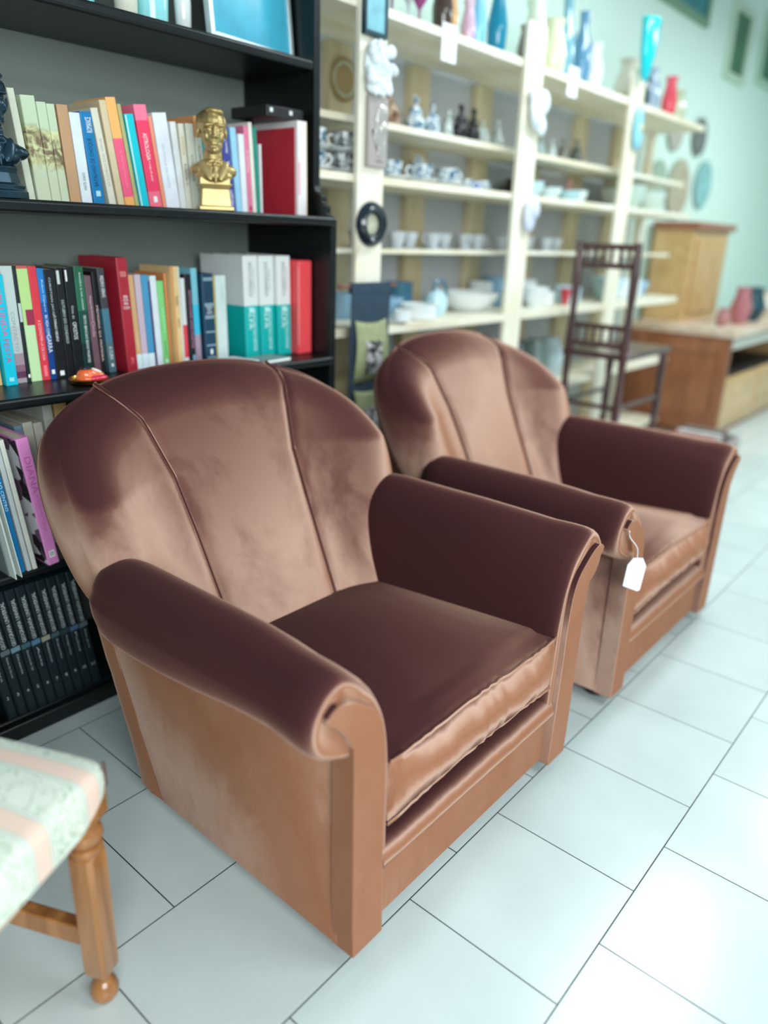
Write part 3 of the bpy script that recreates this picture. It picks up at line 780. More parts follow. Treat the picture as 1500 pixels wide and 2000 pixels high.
two = lambda top, bot, k=0.16: [(0, bot), (k, top)]
row(1.205, 0.8885, [
 (P, 'sand coloured paperback at the left end of the middle shelf', 0.157, 0.022, 0.235, -0.02, rgb(228, 190, 130), []),
 (P, 'cyan paperback with pink lettering at the left end of the middle shelf', 0.182, 0.028, 0.259, -0.01, rgb(0, 196, 220),
   [('UMA', 0.80, 0.12, 0.42, rgb(226, 80, 140), 'down'), ('LINDA', 0.58, 0.26, 0.44, rgb(226, 80, 140), 'down'), ('FESTA', 0.32, 0.22, 0.44, rgb(200, 60, 130), 'down'), ('#', 0.055, 0.035, 0.4, rgb(150, 226, 230), '')], dict(y=1.19)),
 (P, 'silver grey paperback fading to plum at its foot', 0.212, 0.0285, 0.277, -0.008, [(0, rgb(160, 150, 158)), (0.04, rgb(96, 52, 78)), (0.1, rgb(134, 98, 118)), (0.16, rgb(160, 140, 150)), (0.26, rgb(184, 192, 192)), (0.5, rgb(190, 204, 200))],
   [('CONTACTO', 0.45, 0.34, 0.30, rgb(148, 154, 158), 'down')]),
 (P, 'thin black spine with a small pale label', 0.2425, 0.0085, 0.277, -0.013, rgb(20, 34, 36), [('#', 0.61, 0.16, 0.75, rgb(190, 205, 200), ''), ('#', 0.055, 0.03, 0.6, WHT, '')]),
 (P, 'lime green paperback with a dark red square', 0.2515, 0.027, 0.277, -0.017, [(0, rgb(192, 226, 172)), (0.5, rgb(184, 218, 140)), (0.975, rgb(196, 90, 90))], [('#', 0.565, 0.135, 0.72, rgb(150, 40, 70), '', 0.14)]),
 (P, 'red paperback lettered A ECONOMIA LA DE CASA', 0.2795, 0.0205, 0.276, -0.021, rgb(222, 58, 72), [('A ECONOMIA LA DE CASA', 0.36, 0.36, 0.36, rgb(250, 190, 196), 'down'), ('#', 0.085, 0.10, 0.4, rgb(246, 120, 130), '')]),
 (P, 'blue paperback lettered BA VIDA COM GARRA', 0.301, 0.0165, 0.271, -0.024, [(0, rgb(8, 60, 130)), (0.35, rgb(10, 86, 160)), (0.7, rgb(20, 120, 196))],
   [('BA VIDA COM', 0.50, 0.18, 0.42, WHT, 'down'), ('GARRA', 0.33, 0.16, 0.68, WHT, 'down'), ('Ruben Campos', 0.76, 0.28, 0.40, rgb(190, 226, 240), 'down'), ('#', 0.07, 0.04, 0.5, WHT, '')]),
 (P, 'black paperback lettered O FARAO NEGRO', 0.3185, 0.028, 0.268, -0.027, rgb(10, 16, 22), [('CHRISTIAN JACQ', 0.76, 0.34, 0.24, rgb(190, 205, 210), 'down', -0.12), ('O FARAO NEGRO', 0.47, 0.24, 0.24, WHT, 'down', -0.05), ('#', 0.05, 0.045, 0.4, WHT, '')]),
 (P, 'black paperback lettered DO CONDADO CONSULAR', 0.3475, 0.0195, 0.271, -0.018, rgb(8, 14, 20), [('OUTUBRO DO CONDADO', 0.52, 0.4, 0.38, rgb(190, 205, 205), 'down'), ('#', 0.92, 0.12, 0.35, rgb(200, 210, 210), '', -0.2)]),
 (P, 'black paperback with white title left of the dark green spine', 0.3685, 0.0245, 0.272, -0.014, rgb(6, 16, 20), [('OPOSTOS', 0.43, 0.16, 0.42, WHT, 'down'), ('Gina da', 0.60, 0.12, 0.26, rgb(190, 200, 200), 'down'), ('#', 0.93, 0.10, 0.18, WHT, '', -0.3)]),
 (P, 'dark green paperback with white lettering', 0.3945, 0.0255, 0.275, -0.010, [(0, rgb(10, 44, 46)), (0.3, rgb(10, 70, 62)), (0.6, rgb(30, 104, 76)), (0.9, rgb(30, 92, 64))],
   [('AGORA E NA HORA', 0.78, 0.34, 0.16, WHT, 'down', 0.05), ('FEITO BENCAO BONS MORTES', 0.34, 0.44, 0.26, WHT, 'down', 0.1)]),
 (P, 'short mauve paperback lettered Onde', 0.4245, 0.0180, 0.252, -0.028, rgb(112, 82, 92), [('Margarida Rebelo', 0.68, 0.24, 0.34, rgb(220, 205, 210), 'down'), ('Onde', 0.47, 0.16, 0.5, rgb(200, 170, 180), 'down')]),
 (P, 'thin black spine with pale lettering behind the painted hat dish', 0.4445, 0.0095, 0.262, -0.02, rgb(16, 14, 16), [('MEMORIA DA PRIMEIRA', 0.40, 0.55, 0.6, rgb(230, 200, 190), 'down')]),
 (P, 'slate blue paperback lettered A CURA', 0.4665, 0.0200, 0.270, -0.043, [(0, rgb(82, 112, 120)), (0.3, rgb(70, 120, 140)), (0.62, rgb(62, 64, 70))],
   [('PEDRO EIRAS', 0.83, 0.20, 0.46, WHT, 'down'), ('A CURA', 0.19, 0.13, 0.46, WHT, 'down'), ('#', 0.07, 0.03, 0.3, WHT, '')]),
 (H, 'thick dark red hardcover standing taller than its neighbours', 0.5035, 0.0320, 0.297, -0.034, rgb(170, 34, 52), [('MIGUEL', 0.875, 0.022, 0.55, rgb(250, 190, 180), 'across'), ('ESTEVES', 0.85, 0.02, 0.5, rgb(250, 190, 180), 'across'), ('MEA', 0.67, 0.024, 0.4, WHT, 'across'), ('CULPA,', 0.64, 0.024, 0.5, WHT, 'across'), ('MEA', 0.61, 0.024, 0.4, WHT, 'across'), ('CULPA', 0.575, 0.024, 0.6, WHT, 'across'), ('IPC', 0.1, 0.06, 0.3, rgb(240, 130, 140), 'down')], dict(hard=True, y=1.175, d=0.19)),
 (P, 'thin beige paperback with white foot, touching the dark red hardcover', 0.537, 0.013, 0.252, -0.043, two(rgb(216, 190, 142), rgb(220, 236, 240)), []),
 (P, 'beige paperback with white foot, second from the dark red hardcover', 0.551, 0.0175, 0.252, -0.043, two(rgb(208, 168, 118), rgb(220, 236, 240)), [('Viagens', 0.3, 0.2, 0.3, rgb(240, 226, 196), 'down')]),
 (P, 'pale lilac paperback with white foot beside the beige pair', 0.5695, 0.0195, 0.253, -0.030, two(rgb(196, 178, 192), rgb(216, 232, 240)), []),
 (P, 'steel blue paperback with white foot', 0.590, 0.0200, 0.251, -0.028, two(rgb(70, 148, 190), rgb(220, 236, 240)), []),
 (P, 'thin plum spine left of the plain white paperback', 0.6115, 0.005, 0.235, -0.03, rgb(84, 60, 110), []),
 (P, 'plain white paperback left of the bright green spine', 0.6175, 0.0195, 0.249, -0.034, rgb(220, 232, 238), []),
 (P, 'bright green paperback with small dark letters', 0.638, 0.0200, 0.235, -0.030, rgb(130, 214, 128), [('AO LEVAR', 0.22, 0.17, 0.26, rgb(30, 90, 50), 'down'), ('JARDIM', 0.55, 0.3, 0.4, rgb(180, 240, 190), 'down'), ('#', 0.06, 0.04, 0.5, rgb(210, 246, 220), '')]),
 (P, 'thin rust orange spine right of the bright green one', 0.6595, 0.008, 0.255, -0.02, rgb(214, 140, 80), []),
 (P, 'tall ochre and cream paperback lettered MUNDO', 0.6685, 0.0270, 0.274, -0.012, rgb(226, 196, 140), [('MUNDO', 0.66, 0.10, 0.34, rgb(70, 60, 40), 'down', 0.1), ('VASTO', 0.44, 0.10, 0.3, rgb(90, 80, 60), 'down', 0.15), ('#', 0.5, 1.0, 0.36, rgb(206, 148, 90), '', -0.32)], dict(y=1.19)),
 (P, 'white paperback standing right of the tall ochre one', 0.6965, 0.014, 0.272, -0.014, rgb(216, 230, 232), []),
 (P, 'white spine with a red lower part', 0.7115, 0.013, 0.241, -0.01, [(0, rgb(226, 230, 232)), (0.07, rgb(224, 64, 80)), (0.46, rgb(214, 218, 218))], []),
 (P, 'black paperback with pink dotted lettering', 0.7275, 0.0220, 0.251, -0.018, rgb(24, 22, 32), [('ANTOLOGIA DOS POETAS', 0.5, 0.66, 0.34, rgb(214, 150, 184), 'down', 0.1), ('#', 0.05, 0.08, 0.4, rgb(130, 170, 200), '', 0.2)]),
 (P, 'teal blue paperback with a mauve lower spine', 0.7505, 0.0205, 0.268, -0.022, [(0, rgb(170, 150, 168)), (0.3, rgb(60, 190, 222)), (0.62, rgb(120, 190, 206))], []),
 (H, 'dark blue leather bound volume with pale bands', 0.7755, 0.0410, 0.253, -0.017, rgb(22, 62, 88), [('#', zz, 0.010, 0.8, rgb(170, 200, 212), '') for zz in (0.05, 0.19, 0.345, 0.505, 0.525, 0.645, 0.665, 0.93, 0.95)] + [('TESOURO', 0.62, 0.03, 0.5, WHT, 'across'), ('DOS', 0.595, 0.02, 0.26, WHT, 'across'), ('LIVROS', 0.565, 0.03, 0.5, WHT, 'across'), ('1', 0.115, 0.06, 0.2, WHT, 'across')], dict(hard=True, y=1.19)),
 (P, 'thin mustard yellow spine right of the dark blue volume', 0.8215, 0.0095, 0.247, -0.014, rgb(196, 176, 70), []),
 (P, 'thick cream white paperback left of the encyclopedia', 0.832, 0.0385, 0.247, -0.007, rgb(212, 228, 224), [('POESIA', 0.8, 0.2, 0.14, rgb(180, 196, 196), 'down', 0.1)]),
], 'books on the middle shelf')
def enc_extra(o, w, h, dp): pass
ENC = [(0, rgb(0, 176, 172)), (0.515, rgb(222, 228, 226))]
def enc_titles(a, b):
    W = rgb(236, 250, 248)
    return [(a, 0.77, 0.33, 0.20, rgb(70, 84, 84), 'down', -0.05), (b, 0.76, 0.24, 0.12, rgb(150, 160, 160), 'down', 0.18), ('ALFA', 0.39, 0.22, 0.24, W, 'down', -0.12),
            ('SELECOES DO LEITOR', 0.27, 0.42, 0.2, W, 'down', 0.14), ('#', 0.475, 0.05, 0.34, rgb(150, 230, 226), '')]
row(1.185, 0.8885, [
 (H, 'white and green encyclopedia volume with its green cover showing', 0.925, 0.0560, 0.303, -0.014, ENC, enc_titles('ENCICLOPEDICO', 'DICIONARIO'), dict(hard=True, d=0.21)),
 (H, 'middle one of three white and teal encyclopedia volumes', 0.984, 0.0570, 0.303, -0.016, ENC, enc_titles('DICIONARIO', 'GERAL'), dict(hard=True, d=0.21, y=1.18)),
 (H, 'white and teal encyclopedia volume beside the red box file', 1.043, 0.0550, 0.304, -0.014, ENC, enc_titles('ENCICLOPEDICO', 'DICIONARIO'), dict(hard=True, d=0.21, y=1.165)),
], 'three matching encyclopedia volumes')
rb = put('box_file', MB().box(0, 0.060, 0, 0.22, 0, 0.292), mat('coral_red', rgb(240, 78, 84), 0.4, noise=0.06), None, (1.101, 1.135, 0.8885), (0, 0, 0), bevel=0.005)
put('worn_edge', MB().tube([(0.0015, 0.0008, 0.03), (0.0012, 0.0008, 0.12), (0.0016, 0.0008, 0.19), (0.0012, 0.0008, 0.27)], 0.0012, 6), mat('pale_red', rgb(250, 176, 170), 0.5), rb)
tag(rb, 'coral red box file at the right end of the middle shelf', 'box file')

# flat booklets on the middle shelf
def booklet(label, x, y, z, sx, sy, sz, rz, c, c2):
    o = put('booklet', MB().box(0, sx, 0, sy, 0, sz), mat('booklet_%s' % label[:9], c, 0.45, noise=0.12, nscale=14), None, (x, y, z), (0, 0, rz), bevel=0.001)
    put('pages', MB().box(0.001, sx - 0.0005, -0.0004, sy - 0.001, 0.0015, sz - 0.0015), mat('booklet_pages', c2, 0.7), o, smooth=False)
    return tag(o, label, 'booklet')
booklet('white booklet lying flat in front of the dark blue volume', 0.735, 1.045, 0.8885, 0.135, 0.105, 0.014, 0.12, rgb(214, 226, 230), rgb(232, 236, 236))
booklet('grey green booklet lying flat in front of the encyclopedia', 0.880, 1.052, 0.8885, 0.120, 0.085, 0.010, 0.10, rgb(128, 150, 144), rgb(220, 210, 196))

# painted hat dish
ht = empty('souvenir_dish', (0.352, 1.105, 0.8885))
put('brass_tray', MB().lathe([(0.001, 0.002), (0.040, 0.0), (0.048, 0.004), (0.051, 0.012), (0.049, 0.013), (0.045, 0.006), (0.001, 0.004)], 36), mat('brass', rgb(196, 146, 70), 0.25, 1.0), ht)
put('painted_lump', blob('painted_lump', [((0, 0, 0.014), (0.037, 0.030, 0.011)), ((-0.006, 0, 0.024), (0.026, 0.022, 0.014)), ((0.014, -0.006, 0.020), (0.022, 0.018, 0.010)), ((-0.004, 0.004, 0.032), (0.016, 0.013, 0.006))], 0.0025, 3),
    mat('orange_glaze', rgb(240, 112, 60), 0.15, coat=0.6), ht)
put('red_glaze', blob('red_glaze', [((0.010, -0.016, 0.014), (0.030, 0.018, 0.009))], 0.0025, 2), mat('crimson_glaze', rgb(226, 52, 84), 0.12, coat=0.6), ht)
put('dark_crown', blob('dark_crown', [((-0.008, -0.002, 0.037), (0.016, 0.011, 0.005), (0, 0.15, 0))], 0.002, 2), mat('navy_glaze', rgb(24, 26, 40), 0.15, coat=0.6), ht)
put('white_patch', blob('white_patch', [((0.016, -0.008, 0.030), (0.016, 0.012, 0.005), (0, 0.5, 0))], 0.002, 2), mat('cream_glaze', rgb(244, 232, 216), 0.15, coat=0.6), ht)
tag(ht, 'round brass dish holding an orange, red and white glazed ornament', 'ornament')

# ---- magazines and the pink book on the lower shelf
GMAG = 'magazines and books leaning on the lower shelf'
row(1.05, 0.4625, [
 (P, 'thin grey magazine at the frame edge of the lower shelf', 0.066, 0.006, 0.30, -0.10, rgb(120, 132, 132), []),
 (P, 'thin white magazine left of the bright blue spine', 0.0765, 0.009, 0.31, -0.10, rgb(206, 214, 210), []),
 (P, 'bright blue thin book lettered VIAGEM AO CENTRO', 0.092, 0.013, 0.315, -0.10, rgb(8, 118, 176), [('VIAGEM AO CENTRO', 0.72, 0.40, 0.55, rgb(190, 226, 236), 'down')]),
 (P, 'pale grey magazine right of the bright blue book', 0.110, 0.011, 0.34, -0.105, rgb(186, 196, 196), []),
 (P, 'cream magazine touching the pink book', 0.124, 0.011, 0.335, -0.11, rgb(206, 210, 200), []),
], GMAG, 0.2)
def diana_cover(o, w, h, dp):
    m, t, p = nt('black_and_white_photo')
    tc = t.nodes.new('ShaderNodeTexCoord'); v = t.nodes.new('ShaderNodeTexVoronoi'); v.inputs['Scale'].default_value = 26
    link(t, tc.outputs['Object'], v.inputs['Vector'])
    cr = t.nodes.new('ShaderNodeValToRGB'); cr.color_ramp.interpolation = 'CONSTANT'
    e = cr.color_ramp.elements; e[0].color = (*rgb(40, 32, 42), 1); e[1].position = 0.45; e[1].color = (*rgb(120, 92, 112), 1)
    k = e.new(0.72); k.color = (*rgb(214, 214, 218), 1)
    sp = t.nodes.new('ShaderNodeSeparateColor'); link(t, v.outputs['Color'], sp.inputs[0]); link(t, sp.outputs[0], cr.inputs[0])
    link(t, cr.outputs[0], p.inputs['Base Color'])
    put('cover_photo', MB().box(-0.0012, -0.0002, 0.004, dp - 0.004, 0.004, h - 0.004), m, o, smooth=False)
row(1.045, 0.4625, [
 (H, 'thick pink hardcover leaning on the lower shelf, its photo cover showing', 0.161, 0.0290, 0.332, -0.116, rgb(226, 142, 204),
   [('DIANA', 0.72, 0.28, 0.5, rgb(196, 96, 170), 'down'), ('A SUA HISTORIA', 0.42, 0.30, 0.28, rgb(200, 110, 178), 'down'), ('#', 0.085, 0.055, 0.5, rgb(240, 236, 240), ''), ('III', 0.085, 0.035, 0.3, BLKI, 'across')], dict(extra=diana_cover, d=0.22, hard=True)),
], GMAG, 0.2)
row(1.17, 0.4625, [
 (P, 'grey blue magazine behind the pink hardcover', 0.196, 0.020, 0.330, -0.06, rgb(120, 150, 170), []),
 (P, 'cream magazine with a worn edge, right of the grey blue one', 0.218, 0.024, 0.335, -0.06, rgb(198, 202, 184), []),
 (P, 'pale magazine standing just right of the worn cream one', 0.243, 0.022, 0.330, -0.055, rgb(206, 206, 192), []),
 (P, 'taller grey white magazine left of the tan folder', 0.267, 0.024, 0.372, -0.04, rgb(190, 196, 184), []),
 (P, 'tan cardboard folder at the right of the lower shelf magazines', 0.294, 0.032, 0.395, -0.03, rgb(206, 172, 108), []),
], GMAG, 0.2)
# loose sheets slipping over the edge of the lower shelf
for i, (x, zb, hh, ln, lab) in enumerate(((0.068, 0.4635, 0.23, -0.10, 'loose white sheet standing at the edge of the lower shelf'), (0.083, 0.4635, 0.22, -0.11, 'folded white sheet standing beside the loose one'))):
    o = put('paper_sheet', MB().prism([(0, 0), (0.002, 0), (0.003, 0.02), (0.002, 0.028), (0, 0.028)], 0, hh, 'z'), mat('paper', rgb(206, 218, 210), 0.7), None, (x, 1.02 + i * 0.004, zb), (0, math.atan(ln), 0.0), smooth=False)
    tag(o, lab, 'paper')

# ---- encyclopaedia row at the foot of the bookcase
NAVY = mat('navy_black_cloth', (0.010, 0.020, 0.026), 0.38, noise=0.3)
for n in range(2, 12):
    xb = 0.2462 - (11 - n) * 0.0262
    hh, ww = 0.362, 0.0245
    th = math.atan(-0.118)
    o = put('encyclopedia_volume', MB().prism([(0, 0.2), (0, 0.004), (0.004, 0), (ww - 0.004, 0), (ww, 0.004), (ww, 0.2)], 0, hh, 'z'), NAVY, None, (xb + 0.016, 1.088, 0.0505), (0, th, 0), smooth=False)
    mb = MB(); text_mesh(mb, 'GEOGRAFIA UNIVERSAL', 0.128, 0.0095, ww / 2, 0.270, -0.0006, 'up'); put('spine_lettering', mb, ink(rgb(190, 200, 200)), o, smooth=False)
    mb = MB(); text_mesh(mb, str(n), 0.009 if n > 9 else 0.005, 0.0090, ww / 2, 0.066, -0.0006, 'across'); put('volume_number', mb, ink(rgb(200, 208, 208)), o, smooth=False)
    mb = MB(); text_mesh(mb, ['Europa', 'Africa', 'Paises do Norte', 'Oceania', 'America do Sul', 'Asia', 'Mediterraneo', 'Espanha', 'Portugal e ilhas', 'Polos', 'Atlas geral'][n - 1], 0.062, 0.0052, ww / 2, 0.150, -0.0006, 'down')
    put('subtitle', mb, ink(rgb(170, 182, 184)), o, smooth=False)
    put('spine_picture', MB().box(0.001, ww - 0.001, -0.0007, 0.0005, 0.188, 0.202), mat('spine_picture_%d' % n, [rgb(60, 84, 96), rgb(44, 60, 66), rgb(70, 100, 130), rgb(90, 104, 112), rgb(110, 140, 150), rgb(60, 96, 104), rgb(80, 120, 150), rgb(150, 148, 130)][n % 8], 0.4), o, smooth=False)
    tag(o, 'black encyclopedia volume numbered %d on its spine, at the foot of the bookcase' % n, 'book', 'black geography encyclopedia at the foot of the bookcase')

# ------------------------------------------------------------------ busts
def bust_parts(k=1.0, beard=False):
    # faces -Y, unit: metres, base of chest at z = 0.067
    p = [((0, 0.008, 0.208), (0.0355, 0.045, 0.040)), ((0, -0.008, 0.184), (0.0300, 0.034, 0.040)), ((0, -0.016, 0.158), (0.0235, 0.023, 0.020)),
         ((0, -0.030, 0.146), (0.0125, 0.0115, 0.0095)),
         ((0, -0.0430, 0.190), (0.0058, 0.0085, 0.0165), (-0.28, 0, 0)), ((0, -0.0480, 0.1785), (0.0066, 0.0066, 0.0054)), ((0.0062, -0.0440, 0.1765), (0.0045, 0.0050, 0.0042)), ((-0.0062, -0.0440, 0.1765), (0.0045, 0.0050, 0.0042)),
         ((0.0150, -0.0370, 0.2045), (0.0130, 0.0070, 0.0042), (0, 0.16, 0)), ((-0.0150, -0.0370, 0.2045), (0.0130, 0.0070, 0.0042), (0, -0.16, 0)),
         ((0.0185, -0.0245, 0.179), (0.0095, 0.0110, 0.0130)), ((-0.0185, -0.0245, 0.179), (0.0095, 0.0110, 0.0130)),
         ((0.0140, -0.0345, 0.1940), (0.0072, 0.0052, 0.0036)), ((-0.0140, -0.0345, 0.1940), (0.0072, 0.0052, 0.0036)),
         ((0, -0.0375, 0.1650), (0.0130, 0.0044, 0.0022)), ((0, -0.0372, 0.1602), (0.0112, 0.0044, 0.0026)),
         ((0.0365, 0.010, 0.190), (0.0042, 0.0095, 0.0145), (0.25, 0, 0)), ((-0.0365, 0.010, 0.190), (0.0042, 0.0095, 0.0145), (0.25, 0, 0)),
         ((0, 0.016, 0.219), (0.0370, 0.040, 0.030)), ((0.006, -0.014, 0.2385), (0.0240, 0.022, 0.0095), (0, 0.15, 0)), ((0.032, 0.016, 0.212), (0.0075, 0.024, 0.022)), ((-0.032, 0.016, 0.212), (0.0075, 0.024, 0.022)),
         ((0, 0.008, 0.134), (0.0255, 0.0275, 0.034)), ((0, 0.006, 0.119), (0.033, 0.029, 0.012)),
         ((0, 0.008, 0.099), (0.063, 0.033, 0.024)), ((0.030, 0.010, 0.104), (0.034, 0.026, 0.017), (0, 0.38, 0)), ((-0.030, 0.010, 0.104), (0.034, 0.026, 0.017), (0, -0.38, 0)), ((0, -0.001, 0.085), (0.050, 0.032, 0.021)),
         ((0.0225, -0.0235, 0.098), (0.0115, 0.0050, 0.030), (-0.42, 0.40, 0)), ((-0.0225, -0.0235, 0.098), (0.0115, 0.0050, 0.030), (-0.42, -0.40, 0)),
         ((0, -0.0285, 0.090), (0.0050, 0.0032, 0.026), (-0.30, 0, 0)), ((0, -0.0245, 0.1130), (0.0056, 0.0042, 0.0050)),
         ((0.0125, -0.0185, 0.1185), (0.0120, 0.0045, 0.0042), (0.1, 0.5, 0.3)), ((-0.0125, -0.0185, 0.1185), (0.0120, 0.0045, 0.0042), (0.1, -0.5, -0.3))]
    return p
GOLD = mat('gold_paint', rgb(190, 168, 112), 0.40, 0.65, noise=0.25, nscale=18)
gb = empty('bust', (0.757, 1.095, 1.3112), -0.52)
hd = bust_parts()
put('figure', blob('figure', hd + [((0, 0.004, 0.070), (0.040, 0.027, 0.010), None, 'box')], 0.0014, 4), GOLD, gb)
put('pedestal', MB().loft([[(-0.040, -0.030, 0.010), (0.040, -0.030, 0.010), (0.040, 0.034, 0.010), (-0.040, 0.034, 0.010)], [(-0.036, -0.027, 0.052), (0.036, -0.027, 0.052), (0.036, 0.030, 0.052), (-0.036, 0.030, 0.052)], [(-0.045, -0.034, 0.066), (0.045, -0.034, 0.066), (0.045, 0.036, 0.066), (-0.045, 0.036, 0.066)]]), GOLD, gb, bevel=0.002, smooth=False)
put('base', MB().box(-0.046, 0.046, -0.036, 0.040, 0, 0.0105), GOLD, gb, bevel=0.002)
tag(gb, 'gold painted bust of a suited man on a square pedestal', 'bust')
DARKB = mat('dark_patina', rgb(34, 62, 76), 0.28, 0.55, noise=0.35, nscale=20)
db = empty('bust', (0.183, 1.090, 1.3112), -0.15)
dp_ = [((c[0] * 1.0, c[1], c[2] - 0.004), rr, *q) for c, rr, *q in hd]
put('figure', blob('figure', dp_ + [((0.0, 0.008, 0.092), (0.074, 0.034, 0.022)), ((0, 0.008, 0.075), (0.050, 0.032, 0.016))], 0.0018, 2), DARKB, db)
put('base', MB().lathe([(0.062, 0), (0.062, 0.014), (0.055, 0.018), (0.057, 0.026), (0.048, 0.030), (0.042, 0.050), (0.044, 0.062), (0.030, 0.070)], 8, (0, 0, 0), 1.0, 0.8, rot=Matrix.Rotation(PI / 8, 3, 'Z')), DARKB, db, bevel=0.001, angle=20)
tag(db, 'dark blue-grey bust of a man cut by the frame edge', 'bust')

# ------------------------------------------------------------------ things on the bookcase's top shelf
def glass_mat(name, c, rough=0.1, trans=0.7):
    return mat(name, c, rough, 0, 0.5, trans=trans)
bp_ = empty('framed_picture', (0.99, 1.19, 1.7435), 0.0)
bp_.rotation_euler = (-0.10, 0, 0.12)
put('glazed_panel', MB().box(-0.155, 0.155, 0, 0.010, 0.012, 0.276), mat('blue_glass_panel', rgb(78, 190, 220), 0.15, noise=0.25, nscale=9, coat=0.5), bp_)
put('frame', MB().box(-0.168, -0.153, -0.006, 0.016, 0, 0.29).box(0.153, 0.168, -0.006, 0.016, 0, 0.29).box(-0.153, 0.153, -0.006, 0.016, 0, 0.014).box(-0.153, 0.153, -0.006, 0.016, 0.276, 0.29), mat('silver_frame', rgb(196, 214, 216), 0.3, 0.5), bp_, bevel=0.002)
tag(bp_, 'blue glazed picture in a silver frame on the top shelf of the bookcase', 'picture')
for i, (x, y, rr, hh, c, lab) in enumerate(((0.50, 1.27, 0.050, 0.30, rgb(130, 214, 218), 'pale aqua glass vase at the left of the top bookcase shelf'),
                                           (0.62, 1.24, 0.030, 0.26, rgb(226, 226, 206), 'slim cream vase between the aqua glass vases'),
                                           (0.70, 1.25, 0.045, 0.30, rgb(150, 226, 230), 'light aqua glass vase beside the blue picture'),
                                           (0.775, 1.22, 0.022, 0.24, rgb(224, 232, 228), 'slim white bottle touching the blue picture'))):
    o = put('vase', MB().lathe([(rr * 0.6, 0), (rr * 0.9, 0.01), (rr, hh * 0.3), (rr * 0.8, hh * 0.62), (rr * 0.4, hh * 0.8), (rr * 0.42, hh), (rr * 0.36, hh), (rr * 0.34, hh * 0.8), (rr * 0.7, hh * 0.6), (rr * 0.9, hh * 0.3), (0.001, 0.012)], 28), mat('vase_%d' % i, c, 0.12, coat=0.4), None, (x, y, 1.7405))
    tag(o, lab, 'vase')

# ------------------------------------------------------------------ pine shelving on the back wall
PINE = wood('pale_pine', rgb(238, 235, 218), rgb(226, 217, 188), (2, 2, 0.6), 0.5, 1.2)
PINEH = wood('pale_pine_boards', rgb(238, 235, 218), rgb(224, 215, 186), (0.6, 3, 3), 0.5, 1.2)
BATTEN = wood('pine_batten', rgb(206, 194, 160), rgb(180, 164, 128), (3, 3, 0.5), 0.6, 1.0)
ws = empty('shelving_unit', (3.0, 1.2, 0))
def wpart(name, mb, m, bevel=0.002, **k):
    o = put(name, mb, m, None, bevel=bevel, **k); o.parent = ws
    o.matrix_parent_inverse = Matrix.Translation(-Vector(ws.location)); return o
for x0, x1 in ((1.417, 1.552), (2.430, 2.575), (3.478, 3.620)):
    wpart('post', MB().box(x0, x1, 1.18, 1.20, 0, 2.10), PINE)
wpart('end_upright', MB().box(4.585, 4.629, 1.50, 1.555, 0, 2.0), PINE)
X0, X1 = 1.20, 4.63
for z0, z1, y in ((1.937, 1.966, 1.2), (1.622, 1.645, 1.275), (1.430, 1.456, 1.2), (1.197, 1.214, 1.30), (0.915, 0.946, 1.17), (0.52, 0.545, 1.2), (0.10, 0.125, 1.2)):
    a = X0
    wpart('shelf_board', MB().box(X0, X1 if z0 < 1.0 or z0 > 1.4 else X1, max(y, 1.2), 1.555, z0, z1), PINEH)
    if y < 1.2:
        for q0, q1 in ((1.552, 2.430), (2.575, 3.478), (3.62, 4.5)):
            wpart('shelf_lip', MB().box(q0 + 0.001, q1 - 0.001, y, 1.2, z0, z1), PINEH)
for x in (1.665, 2.155, 2.645, 3.15, 3.66, 4.17):
    wpart('batten', MB().box(x, x + 0.125, 1.556, 1.599, 0, 1.935), BATTEN)
tag(ws, 'long pale pine shelving along the back wall holding china and glass', 'shelving')

# ---- china cups and saucers on the cup shelf
CH_B = transfer_mat('blue_print_china', rgb(66, 108, 132), (0.80, 0.86, 0.87), 70)
CH_G = transfer_mat('grey_print_china', rgb(52, 66, 74), (0.80, 0.84, 0.84), 75)
WCH = mat('white_china', rgb(226, 232, 232), 0.12)
def make_cup(m):
    root = empty('cup')
    put('body', MB().lathe([(0.0005, 0.002), (0.018, 0.0), (0.020, 0.003), (0.026, 0.010), (0.0315, 0.030), (0.033, 0.056), (0.0318, 0.056), (0.030, 0.030), (0.024, 0.012), (0.0005, 0.008)], 32), m, root)
    put('handle', MB().tube(crom([(0.030, 0, 0.046), (0.043, 0, 0.047), (0.049, 0, 0.034), (0.043, 0, 0.020), (0.028, 0, 0.014)], 5), 0.0032, 8), WCH, root)
    return root
def make_saucer():
    return put('saucer', MB().lathe([(0.0005, 0.004), (0.026, 0.0), (0.030, 0.003), (0.046, 0.008), (0.057, 0.015), (0.057, 0.0165), (0.044, 0.0105), (0.026, 0.005), (0.0005, 0.0055)], 36), WCH)
cupB, cupG, sauc = make_cup(CH_B), make_cup(CH_G), make_saucer()
used = {'b': False, 'g': False, 's': False}
def cup(k, x, y, z, rz, label, sc=1.3):
    src = cupB if k == 'b' else cupG
    o = copy_tree(src) if used[k] else src
    used[k] = True
    o.location = (x, y, z); o.rotation_euler = (0, 0, rz); o.scale = (sc, sc, 1.08)
    tag(o, label, 'cup', 'printed china cups on the pine shelf')
def saucer(x, y, z, label):
    o = sauc.copy() if used['s'] else sauc
    if used['s']: COL.objects.link(o)
    used['s'] = True
    o.location = (x, y, z); o.scale = (1.25, 1.25, 1)
    tag(o, label, 'saucer', 'saucers under the printed cups')
zc = 1.4562
saucer(1.328, 1.30, zc, 'lower saucer of the stack touching the bookcase side')
cup('b', 1.328, 1.30, zc + 0.0055, -0.5, 'lower cup of the stack touching the bookcase side')
saucer(1.328, 1.30, zc + 0.0665, 'upper saucer of the stack touching the bookcase side')
cup('b', 1.330, 1.30, zc + 0.072, 0.4, 'upper cup of the stack touching the bookcase side')
